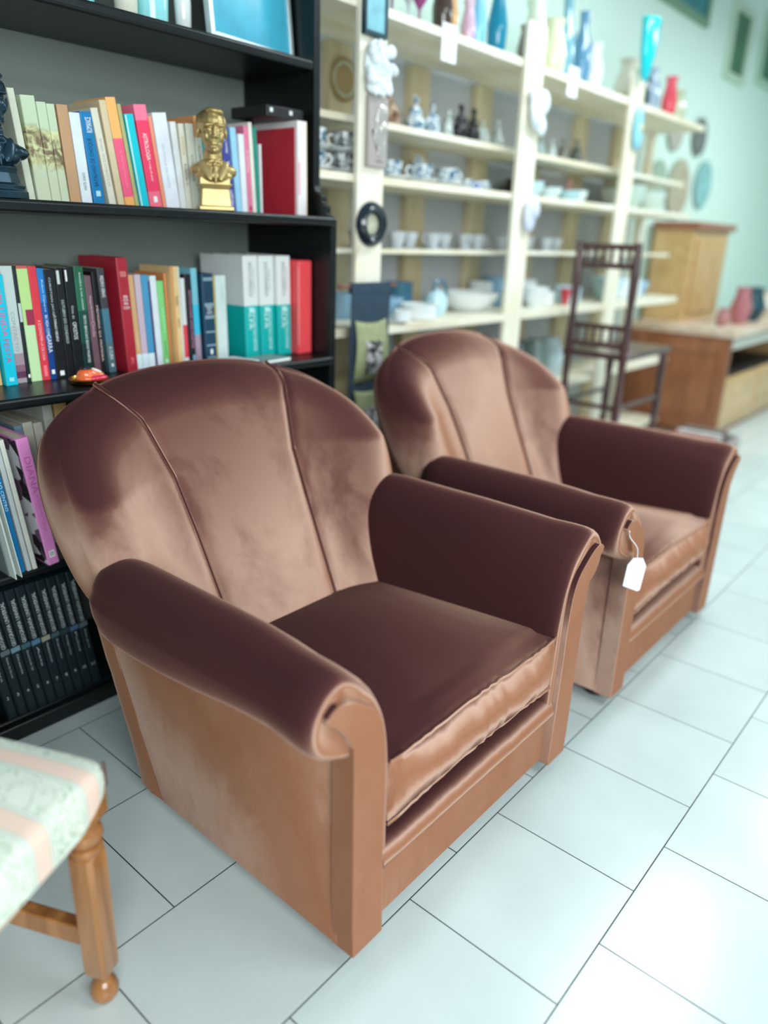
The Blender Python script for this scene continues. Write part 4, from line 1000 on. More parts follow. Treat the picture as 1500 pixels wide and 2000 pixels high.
saucer(1.478, 1.295, zc, 'lower saucer of the stack partly behind the first pine post')
cup('g', 1.470, 1.295, zc + 0.0055, 2.5, 'lower cup of the stack partly behind the first pine post')
saucer(1.478, 1.295, zc + 0.0665, 'upper saucer of the stack partly behind the first pine post')
cup('g', 1.472, 1.295, zc + 0.072, 2.8, 'upper cup of the stack partly behind the first pine post')
saucer(1.715, 1.285, zc, 'saucer under the cup right of the bronze plaque')
cup('b', 1.715, 1.285, zc + 0.0055, 2.6, 'blue printed cup directly right of the bronze plaque')
saucer(1.880, 1.275, zc, 'saucer under the middle cup of the front row')
cup('b', 1.880, 1.275, zc + 0.0055, 2.9, 'blue printed cup in the middle of the front row', 1.42)
saucer(2.055, 1.275, zc, 'saucer under the front row cup nearest the second post')
cup('b', 2.055, 1.275, zc + 0.0055, -0.3, 'blue printed cup of the front row nearest the second post', 1.42)
cup('b', 1.83, 1.42, zc, 0.6, 'blue printed cup standing behind the front row')
pl = put('plate', MB().lathe([(0.0005, 0.004), (0.035, 0.0), (0.060, 0.008), (0.062, 0.010), (0.036, 0.004), (0.0005, 0.006)], 36), CH_B, None, (2.10, 1.46, zc + 0.066), (PI / 2 - 0.2, 0, 0.2))
tag(pl, 'blue printed plate standing on edge behind the cups', 'plate')
for i, (x, hh, rr, c, lab) in enumerate(((2.235, 0.040, 0.026, CH_B, 'small blue printed bowl right of the three cups'), (2.300, 0.036, 0.024, transfer_mat('cobalt_print', rgb(70, 100, 190), (0.8, 0.85, 0.88), 50), 'small cobalt and white bowl beside the printed bowl'), (2.365, 0.042, 0.026, CH_B, 'small blue printed pot left of the second post'))):
    o = put('bowl', MB().lathe([(rr * 0.6, 0), (rr * 0.95, hh * 0.3), (rr, hh), (rr * 0.92, hh), (rr * 0.8, hh * 0.35), (0.0005, 0.006)], 28), c, None, (x, 1.30, zc))
    tag(o, lab, 'bowl', 'small bowls beside the cups')

# ---- generic turned and sculpted wares
def lathe_obj(name, prof, m, loc, label, cat, group=None, seg=24, rz=0, sx=1, sy=1):
    o = put(name, MB().lathe(prof, seg, sx=sx, sy=sy), m, None, loc, (0, 0, rz))
    return tag(o, label, cat, group)
def figurine(loc, h, m, label, rz=0.0, wide=1.0, group='figurines on the upper pine shelf'):
    k = h / 0.12; wide = wide * 1.8; h = h * 1.06; k = h / 0.12; w_ = k * wide
    prt = [((0, 0, 0.006 * k), (0.024 * w_, 0.020 * w_, 0.007 * k)), ((0, 0, 0.032 * k), (0.021 * w_, 0.016 * w_, 0.032 * k)), ((0, 0, 0.066 * k), (0.014 * w_, 0.011 * w_, 0.022 * k)),
           ((0.015 * w_, -0.004 * k, 0.064 * k), (0.006 * k, 0.006 * k, 0.020 * k), (0.3, -0.5, 0)), ((-0.014 * w_, -0.005 * k, 0.066 * k), (0.006 * k, 0.006 * k, 0.020 * k), (0.3, 0.6, 0)),
           ((0, 0, 0.090 * k), (0.006 * k, 0.006 * k, 0.010 * k)), ((0, -0.001 * k, 0.105 * k), (0.0095 * k, 0.0105 * k, 0.013 * k)), ((0, 0.002 * k, 0.113 * k), (0.011 * k, 0.010 * k, 0.007 * k)),
           ((0.010 * w_, -0.010 * k, 0.020 * k), (0.008 * k, 0.008 * k, 0.020 * k))]
    o = put('figurine', grounded(blob('figurine', prt, 0.0035 * k, 2), 0.0004), m, None, loc, (0, 0, rz))
    return tag(o, label, 'figurine', group)
zf = 1.6452
BW = transfer_mat('blue_white_porcelain', rgb(86, 120, 148), (0.70, 0.78, 0.80), 34)
FG = mat('grey_white_porcelain', rgb(196, 208, 204), 0.2, noise=0.3, nscale=40)
BLKF = mat('black_basalt', (0.010, 0.010, 0.013), 0.35)
br = put('figurine', grounded(blob('figurine', [((0, 0, 0.012), (0.050, 0.028, 0.012)), ((0.0, 0, 0.050), (0.034, 0.024, 0.036)), ((-0.012, 0, 0.088), (0.020, 0.016, 0.016)), ((0.030, 0, 0.040), (0.018, 0.012, 0.030), (0, 0.4, 0)), ((-0.020, 0, 0.110), (0.012, 0.010, 0.014))], 0.004, 2), 0.0004), mat('brown_cream_glaze', rgb(186, 160, 134), 0.25, noise=0.7, nscale=30, dark=rgb(96, 62, 44)), None, (1.80, 1.36, zf))
tag(br, 'brown and cream seated animal figurine beside the first post', 'figurine', 'figurines on the upper pine shelf')
figurine((1.965, 1.38, zf), 0.125, BW, 'blue and white figurine right of the brown one', 0.2, 1.2)
figurine((2.075, 1.38, zf), 0.110, BW, 'shorter blue and white figurine', -0.3, 1.1)
figurine((2.185, 1.38, zf), 0.105, FG, 'slim greyish white figurine left of the black pair', 0.1, 0.8)
figurine((2.265, 1.375, zf), 0.135, BLKF, 'black figurine, the one nearer the white figurine', 0.0, 1.0)
figurine((2.36, 1.375, zf), 0.132, BLKF, 'black figurine, the one nearer the second post', 0.4, 0.95)
figurine((2.47, 1.40, zf), 0.105, FG, 'greyish white figurine just behind the second post edge', -0.2, 1.2)
figurine((2.56, 1.38, zf), 0.110, FG, 'pale figurine partly hidden by the second post', 0.5, 1.1)
for i, (x, c, hgt, lab) in enumerate(((2.98, rgb(150, 170, 168), 0.10, 'grey green figurine in the second bay'), (3.10, rgb(190, 200, 196), 0.09, 'pale figurine in the middle of the second bay'), (3.22, rgb(120, 116, 108), 0.11, 'brown grey figurine in the second bay'), (3.36, rgb(90, 96, 90), 0.12, 'dark figurine left of the third post'))):
    figurine((x, 1.40, zf), hgt, mat('bay_glaze_%d' % i, c, 0.25, noise=0.3, nscale=40), lab, 0.3 * i, 1.2)

# small white coffee cups on the thin shelf
PALE = mat('pale_china', rgb(206, 214, 220), 0.15, noise=0.15, nscale=40)
gl = put('coffee_cup', MB().lathe([(0.0005, 0.002), (0.042, 0.0), (0.046, 0.005), (0.020, 0.008), (0.024, 0.018), (0.033, 0.052), (0.035, 0.066), (0.033, 0.066), (0.030, 0.050), (0.0005, 0.016)], 24).tube(crom([(0.031, 0, 0.056), (0.048, 0, 0.054), (0.046, 0, 0.034), (0.027, 0, 0.024)], 4), 0.004, 6), PALE)
gx = [(1.64, 1.38), (1.76, 1.41), (1.88, 1.38), (2.00, 1.41), (2.12, 1.38), (2.24, 1.41), (2.36, 1.38), (2.50, 1.41), (2.68, 1.40), (2.82, 1.38), (2.96, 1.41), (3.10, 1.38), (3.26, 1.41)]
glab = ['pale coffee cup on the thin shelf, nearest the first post', 'second pale coffee cup from the first post', 'third pale coffee cup from the first post', 'fourth pale coffee cup from the first post', 'fifth pale coffee cup from the first post', 'sixth pale coffee cup from the first post', 'seventh pale coffee cup from the first post', 'pale coffee cup half hidden by the second post',
        'pale coffee cup just right of the second post', 'second pale coffee cup right of the second post', 'pale coffee cup in the middle of the second bay', 'pale coffee cup second before the third post', 'pale coffee cup nearest the third post']
for i, (x, y) in enumerate(gx):
    o = gl if i == 0 else gl.copy()
    if i: COL.objects.link(o)
    o.location = (x, y, 1.2142); o.rotation_euler = (0, 0, 0.7 * i)
    tag(o, glab[i], 'cup', 'coffee cups on the thin pine shelf')

# wares on the low shelf
zl = 0.9462
def bowlprof(r_, h_): return [(0.0005, 0.002), (r_ * 0.5, 0), (r_ * 0.55, 0.004), (r_ * 0.9, h_ * 0.55), (r_, h_), (r_ * 0.95, h_), (r_ * 0.84, h_ * 0.55), (0.0005, 0.010)]
def mugprof(r_, h_): return [(0.0005, 0.0), (r_ * 0.9, 0), (r_, 0.006), (r_, h_), (r_ * 0.92, h_), (r_ * 0.9, 0.01), (0.0005, 0.01)]
AQ = mat('aqua_china', rgb(190, 222, 232), 0.15); LB = mat('powder_blue_china', rgb(150, 190, 216), 0.15); TEAL = mat('teal_glaze', rgb(60, 108, 130), 0.15)
lathe_obj('jug', [(0.0005, 0), (0.03, 0), (0.045, 0.03), (0.042, 0.08), (0.028, 0.11), (0.032, 0.13), (0.028, 0.13), (0.024, 0.11), (0.0005, 0.02)], LB, (1.72, 1.36, zl), 'powder blue jug beside the hanging banner', 'jug')
lathe_obj('bowl', bowlprof(0.085, 0.075), LB, (1.88, 1.44, zl), 'powder blue bowl behind the white dish', 'bowl')
lathe_obj('dish', mugprof(0.075, 0.06), WCH, (1.90, 1.27, zl), 'low white straight-sided dish at the shelf front', 'dish')
tp = empty('teapot', (2.10, 1.33, zl))
put('body', MB().lathe([(0.0005, 0), (0.035, 0), (0.048, 0.02), (0.052, 0.05), (0.044, 0.085), (0.030, 0.095), (0.010, 0.105), (0.0005, 0.112)], 28), AQ, tp)
put('handle', MB().tube(crom([(-0.02, 0, 0.10), (-0.01, 0, 0.135), (0.035, 0, 0.14), (0.070, 0, 0.11), (0.072, 0, 0.05), (0.05, 0, 0.025)], 5), 0.007, 8), TEAL, tp)
tag(tp, 'pale aqua teapot with a dark teal handle', 'teapot')
lathe_obj('serving_dish', bowlprof(0.14, 0.085), WCH, (2.40, 1.37, zl), 'wide white serving bowl left of the second post', 'bowl', sx=1.15)
lathe_obj('plate', [(0.0005, 0.002), (0.05, 0), (0.075, 0.010), (0.077, 0.012), (0.05, 0.004), (0.0005, 0.005)], WCH, (1.68, 1.235, zl), 'small white saucer at the front edge beside the banner', 'plate')
for i, (x, y, r_, h_, m_, lab) in enumerate(((2.72, 1.33, 0.055, 0.09, AQ, 'pale aqua pot right of the second post'), (2.90, 1.30, 0.07, 0.10, WCH, 'white pot in the second bay'), (3.05, 1.36, 0.08, 0.07, WCH, 'wide white bowl in the second bay'),
        (3.19, 1.28, 0.028, 0.085, mat('red_cup', rgb(190, 60, 72), 0.2), 'small red beaker in the second bay'), (3.32, 1.34, 0.075, 0.09, AQ, 'aqua bowl left of the third post'), (3.78, 1.32, 0.10, 0.13, AQ, 'large pale aqua bowl right of the third post'), (4.05, 1.34, 0.11, 0.12, WCH, 'large white bowl in the third bay'), (4.30, 1.36, 0.08, 0.10, LB, 'blue bowl near the last post'))):
    lathe_obj('bowl' if r_ > 0.05 else 'beaker', (bowlprof if i % 2 else mugprof)(r_, h_), m_, (x, y, zl), lab, 'bowl' if r_ > 0.05 else 'beaker')

for i, (x, y, r_, h_, m_, lab) in enumerate(((1.62, 1.45, 0.05, 0.10, LB, 'blue pot at the back beside the hanging banner'), (2.03, 1.48, 0.06, 0.13, TEAL, 'dark teal pot behind the teapot'), (1.755, 1.235, 0.034, 0.045, WCH, 'small white pot at the shelf front, right of the saucer'), (2.67, 1.48, 0.06, 0.12, WCH, 'white pot behind the second post'), (2.80, 1.47, 0.07, 0.14, LB, 'powder blue pot at the back of the second bay'), (3.12, 1.49, 0.06, 0.12, WCH, 'white pot at the back of the second bay'))):
    lathe_obj('pot', mugprof(r_, h_), m_, (x, y, zl), lab, 'pot')

# wares in the second and third cup bays
for i, (x, y, r_, h_, c, lab) in enumerate(((2.80, 1.33, 0.07, 0.07, rgb(188, 220, 228), 'pale aqua bowl in the second bay of the cup shelf'), (2.98, 1.32, 0.06, 0.055, rgb(206, 226, 230), 'pale bowl beside the aqua bowl, second bay'), (3.14, 1.30, 0.06, 0.05, rgb(170, 210, 220), 'low aqua bowl in the second bay'),
        (3.28, 1.32, 0.05, 0.06, rgb(214, 226, 228), 'white bowl left of the third post, cup shelf'), (3.76, 1.33, 0.09, 0.10, rgb(196, 206, 200), 'grey white bowl right of the third post, cup shelf'), (3.98, 1.35, 0.10, 0.13, rgb(186, 208, 196), 'pale green bowl in the third bay'), (4.24, 1.33, 0.10, 0.11, rgb(200, 216, 206), 'pale green tureen near the last post'))):
    lathe_obj('bowl', bowlprof(r_, h_), mat('bay_bowl_%d' % i, c, 0.2), (x, y, zc), lab, 'bowl')
kt = put('basket', MB().lathe([(0.09, 0), (0.11, 0.03), (0.12, 0.09), (0.11, 0.09), (0.10, 0.03), (0.001, 0.01)], 28, sx=1.5, sy=0.55), mat('dark_wicker', rgb(58, 46, 38), 0.7, noise=0.4, nscale=60), None, (3.02, 1.475, zc))
tag(kt, 'long dark basket at the back of the second bay', 'basket')
pk = put('figurine', blob('figurine', [((0, 0, 0.03), (0.03, 0.025, 0.03)), ((0, 0, 0.075), (0.02, 0.018, 0.03)), ((0, 0, 0.11), (0.012, 0.012, 0.014))], 0.004, 2), mat('dusty_pink', rgb(196, 140, 132), 0.4), None, (3.36, 1.42, zc))
tag(pk, 'dusty pink figurine at the back of the second bay', 'figurine')

# top of the shelving: coloured glass, all out of focus
zt = 1.9662
tops = [(1.63, 1.30, 0.028, 0.16, rgb(70, 60, 60), 'dark brown glass at the left of the shelving top'), (1.72, 1.31, 0.03, 0.17, rgb(130, 50, 110), 'purple goblet left of the white card'), (1.80, 1.30, 0.028, 0.16, rgb(180, 190, 190), 'clear goblet between the two purple ones'), (1.875, 1.31, 0.03, 0.17, rgb(150, 60, 120), 'second purple goblet, touching the white card'),
        (2.00, 1.30, 0.040, 0.22, rgb(72, 58, 46), 'dark brown jug right of the white card'), (2.085, 1.33, 0.035, 0.22, rgb(214, 170, 118), 'amber vase right of the dark jug'), (2.17, 1.30, 0.030, 0.16, rgb(210, 180, 200), 'pale lilac vase beside the amber one'),
        (2.25, 1.31, 0.035, 0.22, rgb(130, 200, 226), 'sky blue vase left of the teal vase'), (2.345, 1.28, 0.042, 0.24, rgb(20, 130, 160), 'deep teal vase left of the second post'), (2.43, 1.34, 0.03, 0.17, rgb(196, 200, 190), 'small pale vase behind the second post'), (2.60, 1.30, 0.035, 0.16, rgb(150, 136, 128), 'grey brown vase right of the second post'),
        (2.72, 1.33, 0.06, 0.28, rgb(214, 226, 206), 'tall cream vase in the second top bay'), (2.88, 1.32, 0.06, 0.24, rgb(222, 224, 190), 'pale yellow vase in the second top bay'), (3.02, 1.34, 0.05, 0.36, rgb(120, 170, 186), 'tall smoky blue bottle in the second top bay'), (3.17, 1.33, 0.05, 0.33, rgb(90, 140, 170), 'tall blue bottle beside the smoky one'),
        (3.30, 1.33, 0.06, 0.22, rgb(220, 228, 228), 'white vase left of the third post top'), (3.70, 1.32, 0.07, 0.22, rgb(228, 220, 204), 'cream vase right of the third post top'), (3.92, 1.33, 0.05, 0.26, rgb(60, 84, 88), 'dark bottle in the third top bay'), (4.06, 1.33, 0.05, 0.24, rgb(150, 170, 190), 'grey blue bottle in the third top bay'), (4.25, 1.30, 0.045, 0.22, rgb(224, 70, 90), 'red vase near the end of the shelving top'),
        (4.45, 1.33, 0.06, 0.18, rgb(190, 200, 170), 'olive vase at the end of the shelving top')]
for i, (x, y, rr, hh, c, lab) in enumerate(tops):
    pr = [[(rr * 0.7, 0), (rr, hh * 0.25), (rr * 0.85, hh * 0.6), (rr * 0.4, hh * 0.8), (rr * 0.5, hh), (rr * 0.42, hh), (rr * 0.3, hh * 0.8), (0.001, 0.01)],
          [(rr, 0), (rr * 0.9, 0.006), (rr * 0.15, 0.02), (rr * 0.15, hh * 0.4), (rr * 0.9, hh * 0.6), (rr, hh), (rr * 0.92, hh), (rr * 0.8, hh * 0.6), (0.001, hh * 0.45)],
          [(rr * 0.6, 0), (rr * 0.9, hh * 0.12), (rr, hh * 0.45), (rr * 0.6, hh * 0.85), (rr * 0.8, hh), (rr * 0.7, hh), (rr * 0.5, hh * 0.85), (0.001, 0.012)]][1 if 'goblet' in lab else (0 if 'bottle' in lab else 2)]
    lathe_obj('goblet' if 'goblet' in lab else 'bottle' if 'bottle' in lab else 'jug' if 'jug' in lab else 'vase', pr, mat('coloured_glass_%d' % i, c, 0.15, coat=0.4), (x, y, zt), lab, 'glassware', 'glassware on the top of the shelving')
for x, z, lab in ((1.915, 1.925, 'white paper card fixed to the shelving top edge, first bay'), (2.87, 1.945, 'white paper card fixed to the shelving top edge, second bay')):
    o = put('paper_card', MB().box(-0.045, 0.045, 1.1965, 1.1995, -0.06, 0.06), CARD, None, (x, 0, z), smooth=False); tag(o, lab, 'card')

# under the low shelf
ppot = transfer_mat('swirl_print', rgb(70, 110, 160), (0.78, 0.84, 0.86), 26)
lathe_obj('vase', [(0.0005, 0), (0.07, 0), (0.10, 0.08), (0.095, 0.16), (0.06, 0.20), (0.065, 0.22), (0.055, 0.22), (0.0005, 0.02)], ppot, (1.82, 1.34, 0.5455), 'blue and white swirl painted vase between the armchairs', 'vase')
bt = put('bag', blob('bag', [((0, 0, 0.12), (0.06, 0.05, 0.12)), ((0.02, 0, 0.22), (0.035, 0.03, 0.06)), ((-0.03, 0, 0.06), (0.06, 0.05, 0.06))], 0.008, 3), mat('black_cloth', (0.012, 0.012, 0.014), 0.7), None, (2.02, 1.33, 0.5455)); tag(bt, 'black cloth bag under the low pine shelf', 'bag')
lathe_obj('vase', [(0.0005, 0), (0.05, 0), (0.07, 0.08), (0.05, 0.18), (0.035, 0.22), (0.0005, 0.02)], mat('sage_vase', rgb(150, 156, 118), 0.3), (1.985, 1.48, 0.5455), 'sage green vase behind the black bag', 'vase')
for i, (x, c, lab) in enumerate(((2.72, rgb(70, 96, 92), 'dark green jar under the low shelf, second bay'), (2.90, rgb(60, 76, 72), 'dark grey jar under the low shelf, second bay'), (3.08, rgb(120, 140, 136), 'grey green jar under the low shelf, second bay'), (3.24, rgb(190, 210, 214), 'pale jar under the low shelf, second bay'))):
    lathe_obj('jar', [(0.0005, 0), (0.06, 0), (0.075, 0.06), (0.075, 0.15), (0.05, 0.19), (0.05, 0.22), (0.0005, 0.22)], mat('jar_%d' % i, c, 0.3), (x, 1.36, 0.5455), lab, 'jar')

# ------------------------------------------------------------------ things hung on the posts
yp = 1.1798
pf = empty('framed_picture', (1.475, yp - 0.010, 1.86))
put('panel', MB().box(-0.046, 0.046, -0.004, 0.008, 0.014, 0.20), mat('teal_print', rgb(140, 206, 220), 0.3, noise=0.3, nscale=20), pf, smooth=False)
put('frame', MB().box(-0.055, 0.055, -0.010, 0.0095, 0, 0.014).box(-0.055, -0.046, -0.010, 0.0095, 0.014, 0.21).box(0.046, 0.055, -0.010, 0.0095, 0.014, 0.21), mat('teal_frame', rgb(24, 62, 72), 0.3), pf, bevel=0.002)
tag(pf, 'small teal picture with a dark frame at the top of the first post', 'picture')
relief = []
random.seed(3)
for i in range(42):
    a = random.random() * 2 * PI; q = math.sqrt(random.random())
    relief.append(((math.cos(a) * q * 0.058, -0.018 - random.random() * 0.016, math.sin(a) * q * 0.080 + 0.0), (0.010 + random.random() * 0.014, 0.010 + random.random() * 0.010, 0.006 + random.random() * 0.010), (random.random() * 2, random.random() * 3, 0)))
relief += [((0, -0.010, 0), (0.062, 0.010, 0.085)), ((0.055, -0.02, 0.055), (0.026, 0.012, 0.022)), ((-0.03, -0.02, -0.06), (0.03, 0.014, 0.02))]
rl = put('wall_relief', blob('wall_relief', relief, 0.003, 1), mat('white_bisque', rgb(224, 234, 238), 0.5), None, (1.492, yp, 1.775))
tag(rl, 'white ceramic flower relief hung on the first post', 'relief')
pq = empty('plaque', (1.497, yp - 0.009, 1.480))
put('board', MB().box(-0.049, 0.049, -0.009, 0.0085, 0, 0.213), mat('grey_plaque', rgb(168, 160, 158), 0.45), pq, bevel=0.002)
put('relief_figure', blob('relief_figure', [((0.012, -0.010, 0.150), (0.026, 0.008, 0.044)), ((0.020, -0.014, 0.118), (0.018, 0.009, 0.022)), ((0.006, -0.010, 0.100), (0.030, 0.007, 0.040), (0, 0.3, 0)), ((0.016, -0.009, 0.060), (0.018, 0.007, 0.035), (0, 0.35, 0)), ((0.026, -0.013, 0.164), (0.014, 0.008, 0.026))], 0.0025, 2), mat('polished_relief', rgb(196, 192, 186), 0.25, 0.4), pq)
put('carved_line', MB().tube([(-0.030, -0.0095, 0.112), (-0.012, -0.0095, 0.075), (0.004, -0.0095, 0.036)], 0.0030, 6).tube([(-0.008, -0.0095, 0.074), (0.008, -0.0095, 0.066)], 0.002, 6).tube([(-0.010, -0.0095, 0.020), (0.026, -0.0095, 0.018)], 0.0014, 6), mat('engraved_dark', rgb(74, 60, 48), 0.5), pq)
tag(pq, 'grey bronze plaque with a veiled figure in relief, on the first post', 'plaque')
rp = empty('round_frame', (1.487, yp - 0.004, 1.298))
RX = Matrix.Rotation(PI / 2, 3, 'X')
put('rim', MB().lathe([(0.038, 0.004), (0.042, 0.020), (0.056, 0.026), (0.068, 0.018), (0.075, 0.004), (0.073, -0.003), (0.038, -0.003)], 40, rot=RX), mat('blue_black_gloss', rgb(22, 38, 48), 0.15, coat=0.5), rp)
put('medallion', MB().lathe([(0.0005, 0.006), (0.030, 0.005), (0.0395, 0.002), (0.0395, -0.002), (0.0005, -0.002)], 32, rot=RX), mat('cream_medallion', rgb(200, 202, 176), 0.4, noise=0.35, nscale=40), rp)
tag(rp, 'round blue-black frame with a cream medallion on the first post', 'frame')
# pocket banner
bn = empty('pocket_banner', (1.462, 1.148, 1.095))
NAVYC = mat('navy_canvas', rgb(44, 66, 84), 0.85, noise=0.2, nscale=60, bump=0.1)
put('rod', MB().tube([(-0.145, 0, 0), (0.120, 0, 0)], 0.006, 10).lathe([(0.0005, -0.022), (0.008, -0.016), (0.010, -0.006), (0.006, 0.0)], 14, (-0.146, 0, 0), rot=Matrix.Rotation(PI / 2, 3, 'Y')).lathe([(0.0005, 0.022), (0.008, 0.016), (0.010, 0.006), (0.006, 0.0)], 14, (0.121, 0, 0), rot=Matrix.Rotation(PI / 2, 3, 'Y')), mat('brown_rod', rgb(120, 74, 62), 0.4), bn)
put('cord', MB().tube([(-0.108, 0, 0.004), (-0.044, 0.020, 0.128)], 0.0010, 6), mat('cord', rgb(170, 150, 120), 0.7), bn)
put('cloth', MB().prism(crom([(-0.008, 0.012), (-0.010, -0.03), (-0.006, -0.20), (-0.008, -0.42), (-0.006, -0.60)], 4) + crom([(-0.003, -0.60), (-0.005, -0.42), (-0.003, -0.20), (-0.007, -0.03), (-0.005, 0.012)], 4), -0.104, 0.100, 'x'), NAVYC, bn)
put('hem', MB().box(-0.106, 0.102, -0.011, 0.008, -0.026, 0.011), NAVYC, bn, bevel=0.004)
OLV = mat('olive_canvas', rgb(158, 166, 124), 0.85, noise=0.14, nscale=30, bump=0.15)
PRN = transfer_mat('elephant_print', rgb(40, 34, 38), rgb(206, 204, 204), 34)
for zt_, zb_ in ((-0.115, -0.335), (-0.362, -0.56)):
    U = np.linspace(0, 1, 13); Vv = np.linspace(0, 1, 11); mb = MB()
    vs = []
    for a in U:
        for b in Vv:
            x = -0.088 + 0.170 * a
            sag = -0.012 * math.sin(PI * a) * (1 - b) if True else 0
            z = zt_ + (zb_ - zt_) * b + sag
            y = -0.011 - 0.016 * math.sin(PI * b) * (0.6 + 0.4 * math.sin(PI * a)) - 0.003 * math.sin(a * 11 + b * 5)
            vs.append((x, y, z))
    m_ = len(Vv)
    mb.add(vs, [(i * m_ + j, (i + 1) * m_ + j, (i + 1) * m_ + j + 1, i * m_ + j + 1) for i in range(12) for j in range(10)])
    o = put('pocket', mb, OLV, bn)
    sd = o.modifiers.new('s', 'SOLIDIFY'); sd.thickness = 0.002
    mb = MB(); vs = []
    for a in np.linspace(0.28, 0.80, 9):
        for b in np.linspace(0.30, 0.86, 9):
            x = -0.088 + 0.170 * a
            z = zt_ + (zb_ - zt_) * b - 0.012 * math.sin(PI * a) * (1 - b)
            y = -0.011 - 0.016 * math.sin(PI * b) * (0.6 + 0.4 * math.sin(PI * a)) - 0.003 * math.sin(a * 11 + b * 5) - 0.0026
            vs.append((x, y, z))
    mb.add(vs, [(i * 9 + j, (i + 1) * 9 + j, (i + 1) * 9 + j + 1, i * 9 + j + 1) for i in range(8) for j in range(8)])
    put('printed_motif', mb, PRN, o)
tag(bn, 'navy cloth banner with two olive printed pockets hanging from a rod', 'banner')
# plate on the rear batten
cl = empty('wall_plate', (1.735, 1.548, 1.812))
put('rim', MB().lathe([(0.058, 0.004), (0.066, 0.012), (0.074, 0.006), (0.074, -0.002), (0.058, -0.002)], 36, rot=RX), mat('olive_wood', rgb(150, 128, 84), 0.4), cl)
put('dish', MB().lathe([(0.0005, 0.002), (0.045, 0.002), (0.0595, 0.006), (0.0595, -0.001), (0.0005, -0.001)], 36, rot=RX), mat('pale_green_dish', rgb(186, 200, 178), 0.3, noise=0.3, nscale=25), cl)
tag(cl, 'small wood rimmed plate hung behind the first post', 'plate')
bl = put('ball_ornament', MB().lathe([(max(0.0004, 0.022 * math.sin(PI * k / 12)), -0.022 * math.cos(PI * k / 12)) for k in range(13)], 20), mat('silver_ball', rgb(206, 214, 220), 0.1, 0.6), None, (1.64, 1.585, 1.165)); tag(bl, 'small silver ball on the wall right of the round frame', 'ornament')
# second and third post
w2 = put('wall_relief', blob('wall_relief', [((0, -0.02, 0.0), (0.060, 0.018, 0.085)), ((0.03, -0.03, 0.03), (0.045, 0.02, 0.05)), ((-0.02, -0.03, -0.03), (0.04, 0.02, 0.04)), ((0.04, -0.025, -0.06), (0.03, 0.016, 0.04)), ((-0.045, -0.02, 0.05), (0.025, 0.014, 0.03))], 0.006, 2), mat('white_bisque', (0.7, 0.8, 0.85), 0.5), None, (2.515, yp, 1.785)); tag(w2, 'white ceramic relief hung on the second post', 'relief')
w3 = put('wall_relief', blob('wall_relief', [((0, -0.02, 0), (0.050, 0.016, 0.075)), ((0.02, -0.03, 0.02), (0.035, 0.02, 0.04))], 0.006, 2), mat('lilac_bisque', rgb(206, 212, 230), 0.5), None, (2.535, yp, 1.37)); tag(w3, 'smaller pale lilac relief low on the second post', 'relief')
cn = empty('wall_vase', (3.49, yp - 0.045, 2.03))
put('body', MB().lathe([(0.004, 0.0), (0.030, 0.03), (0.052, 0.12), (0.066, 0.26), (0.060, 0.27), (0.045, 0.13), (0.001, 0.05)], 28, sx=1.1, sy=0.6), mat('turquoise_glaze', rgb(20, 196, 206), 0.2, coat=0.3), cn)
put('rim', MB().lathe([(0.062, 0.262), (0.070, 0.268), (0.070, 0.276), (0.060, 0.272)], 28, sx=1.1, sy=0.6), mat('turquoise_rim', rgb(70, 214, 216), 0.2), cn)
tag(cn, 'turquoise cone vase at the top of the third post', 'vase')
wb = empty('wall_ornament', (3.56, yp - 0.004, 1.735))
put('body', blob('body', [((0, -0.014, 0.10), (0.052, 0.014, 0.11)), ((0, -0.020, 0.05), (0.034, 0.014, 0.05))], 0.006, 3), mat('sky_glaze', rgb(140, 206, 230), 0.25), wb)
put('yellow_spot', blob('yellow_spot', [((0, -0.03, 0.10), (0.018, 0.008, 0.024))], 0.004, 2), mat('straw_glaze', rgb(206, 218, 170), 0.3), wb)
tag(wb, 'light blue leaf shaped ornament on the third post', 'ornament')

# ------------------------------------------------------------------ far right: tall spindle chair, sideboard, hutch, pictures
DKW = wood('dark_walnut', rgb(84, 52, 52), rgb(50, 28, 30), (6, 6, 1), 0.3, 1.5, coat=0.4)
sc = empty('spindle_chair', (3.15, 0.93, 0))
def turned(x, y, z0, z1, rr=0.020):
    n = 16; pr = []
    for k in range(n + 1):
        q = k / n
        pr.append((rr * (0.75 + 0.3 * abs(math.sin(q * PI * 4))), z0 + (z1 - z0) * q))
    return MB().lathe(pr, 14, (x, y, 0))
for (x, y, ztop, nm) in ((-0.25, -0.14, 1.27, 'back_post'), (-0.25, 0.15, 1.27, 'back_post'), (0.27, -0.14, 0.735, 'leg'), (0.27, 0.15, 0.735, 'leg')):
    put(nm, turned(x, y, 0, ztop, 0.021), DKW, sc)
put('seat', MB().box(-0.27, 0.31, -0.165, 0.175, 0.735, 0.765), DKW, sc, bevel=0.008)
for z in (0.80, 0.885, 1.165, 1.25):
    put('back_rail', MB().tube([(-0.25, -0.14, z), (-0.25, 0.15, z)], 0.014, 10), DKW, sc)
for y in np.linspace(-0.10, 0.11, 6):
    for a, b in ((0.80, 0.885), (1.165, 1.25)):
        put('spindle', turned(-0.25, y, a, b, 0.009), DKW, sc)
for z in (0.25, 0.50):
    put('stretcher', MB().tube([(-0.25, -0.14, z), (0.27, -0.14, z)], 0.012, 10).tube([(-0.25, 0.15, z), (0.27, 0.15, z)], 0.012, 10).tube([(-0.25, -0.14, z), (-0.25, 0.15, z)], 0.012, 10), DKW, sc)
tag(sc, 'tall dark turned-wood chair with spindle back rails beyond the second armchair', 'chair')

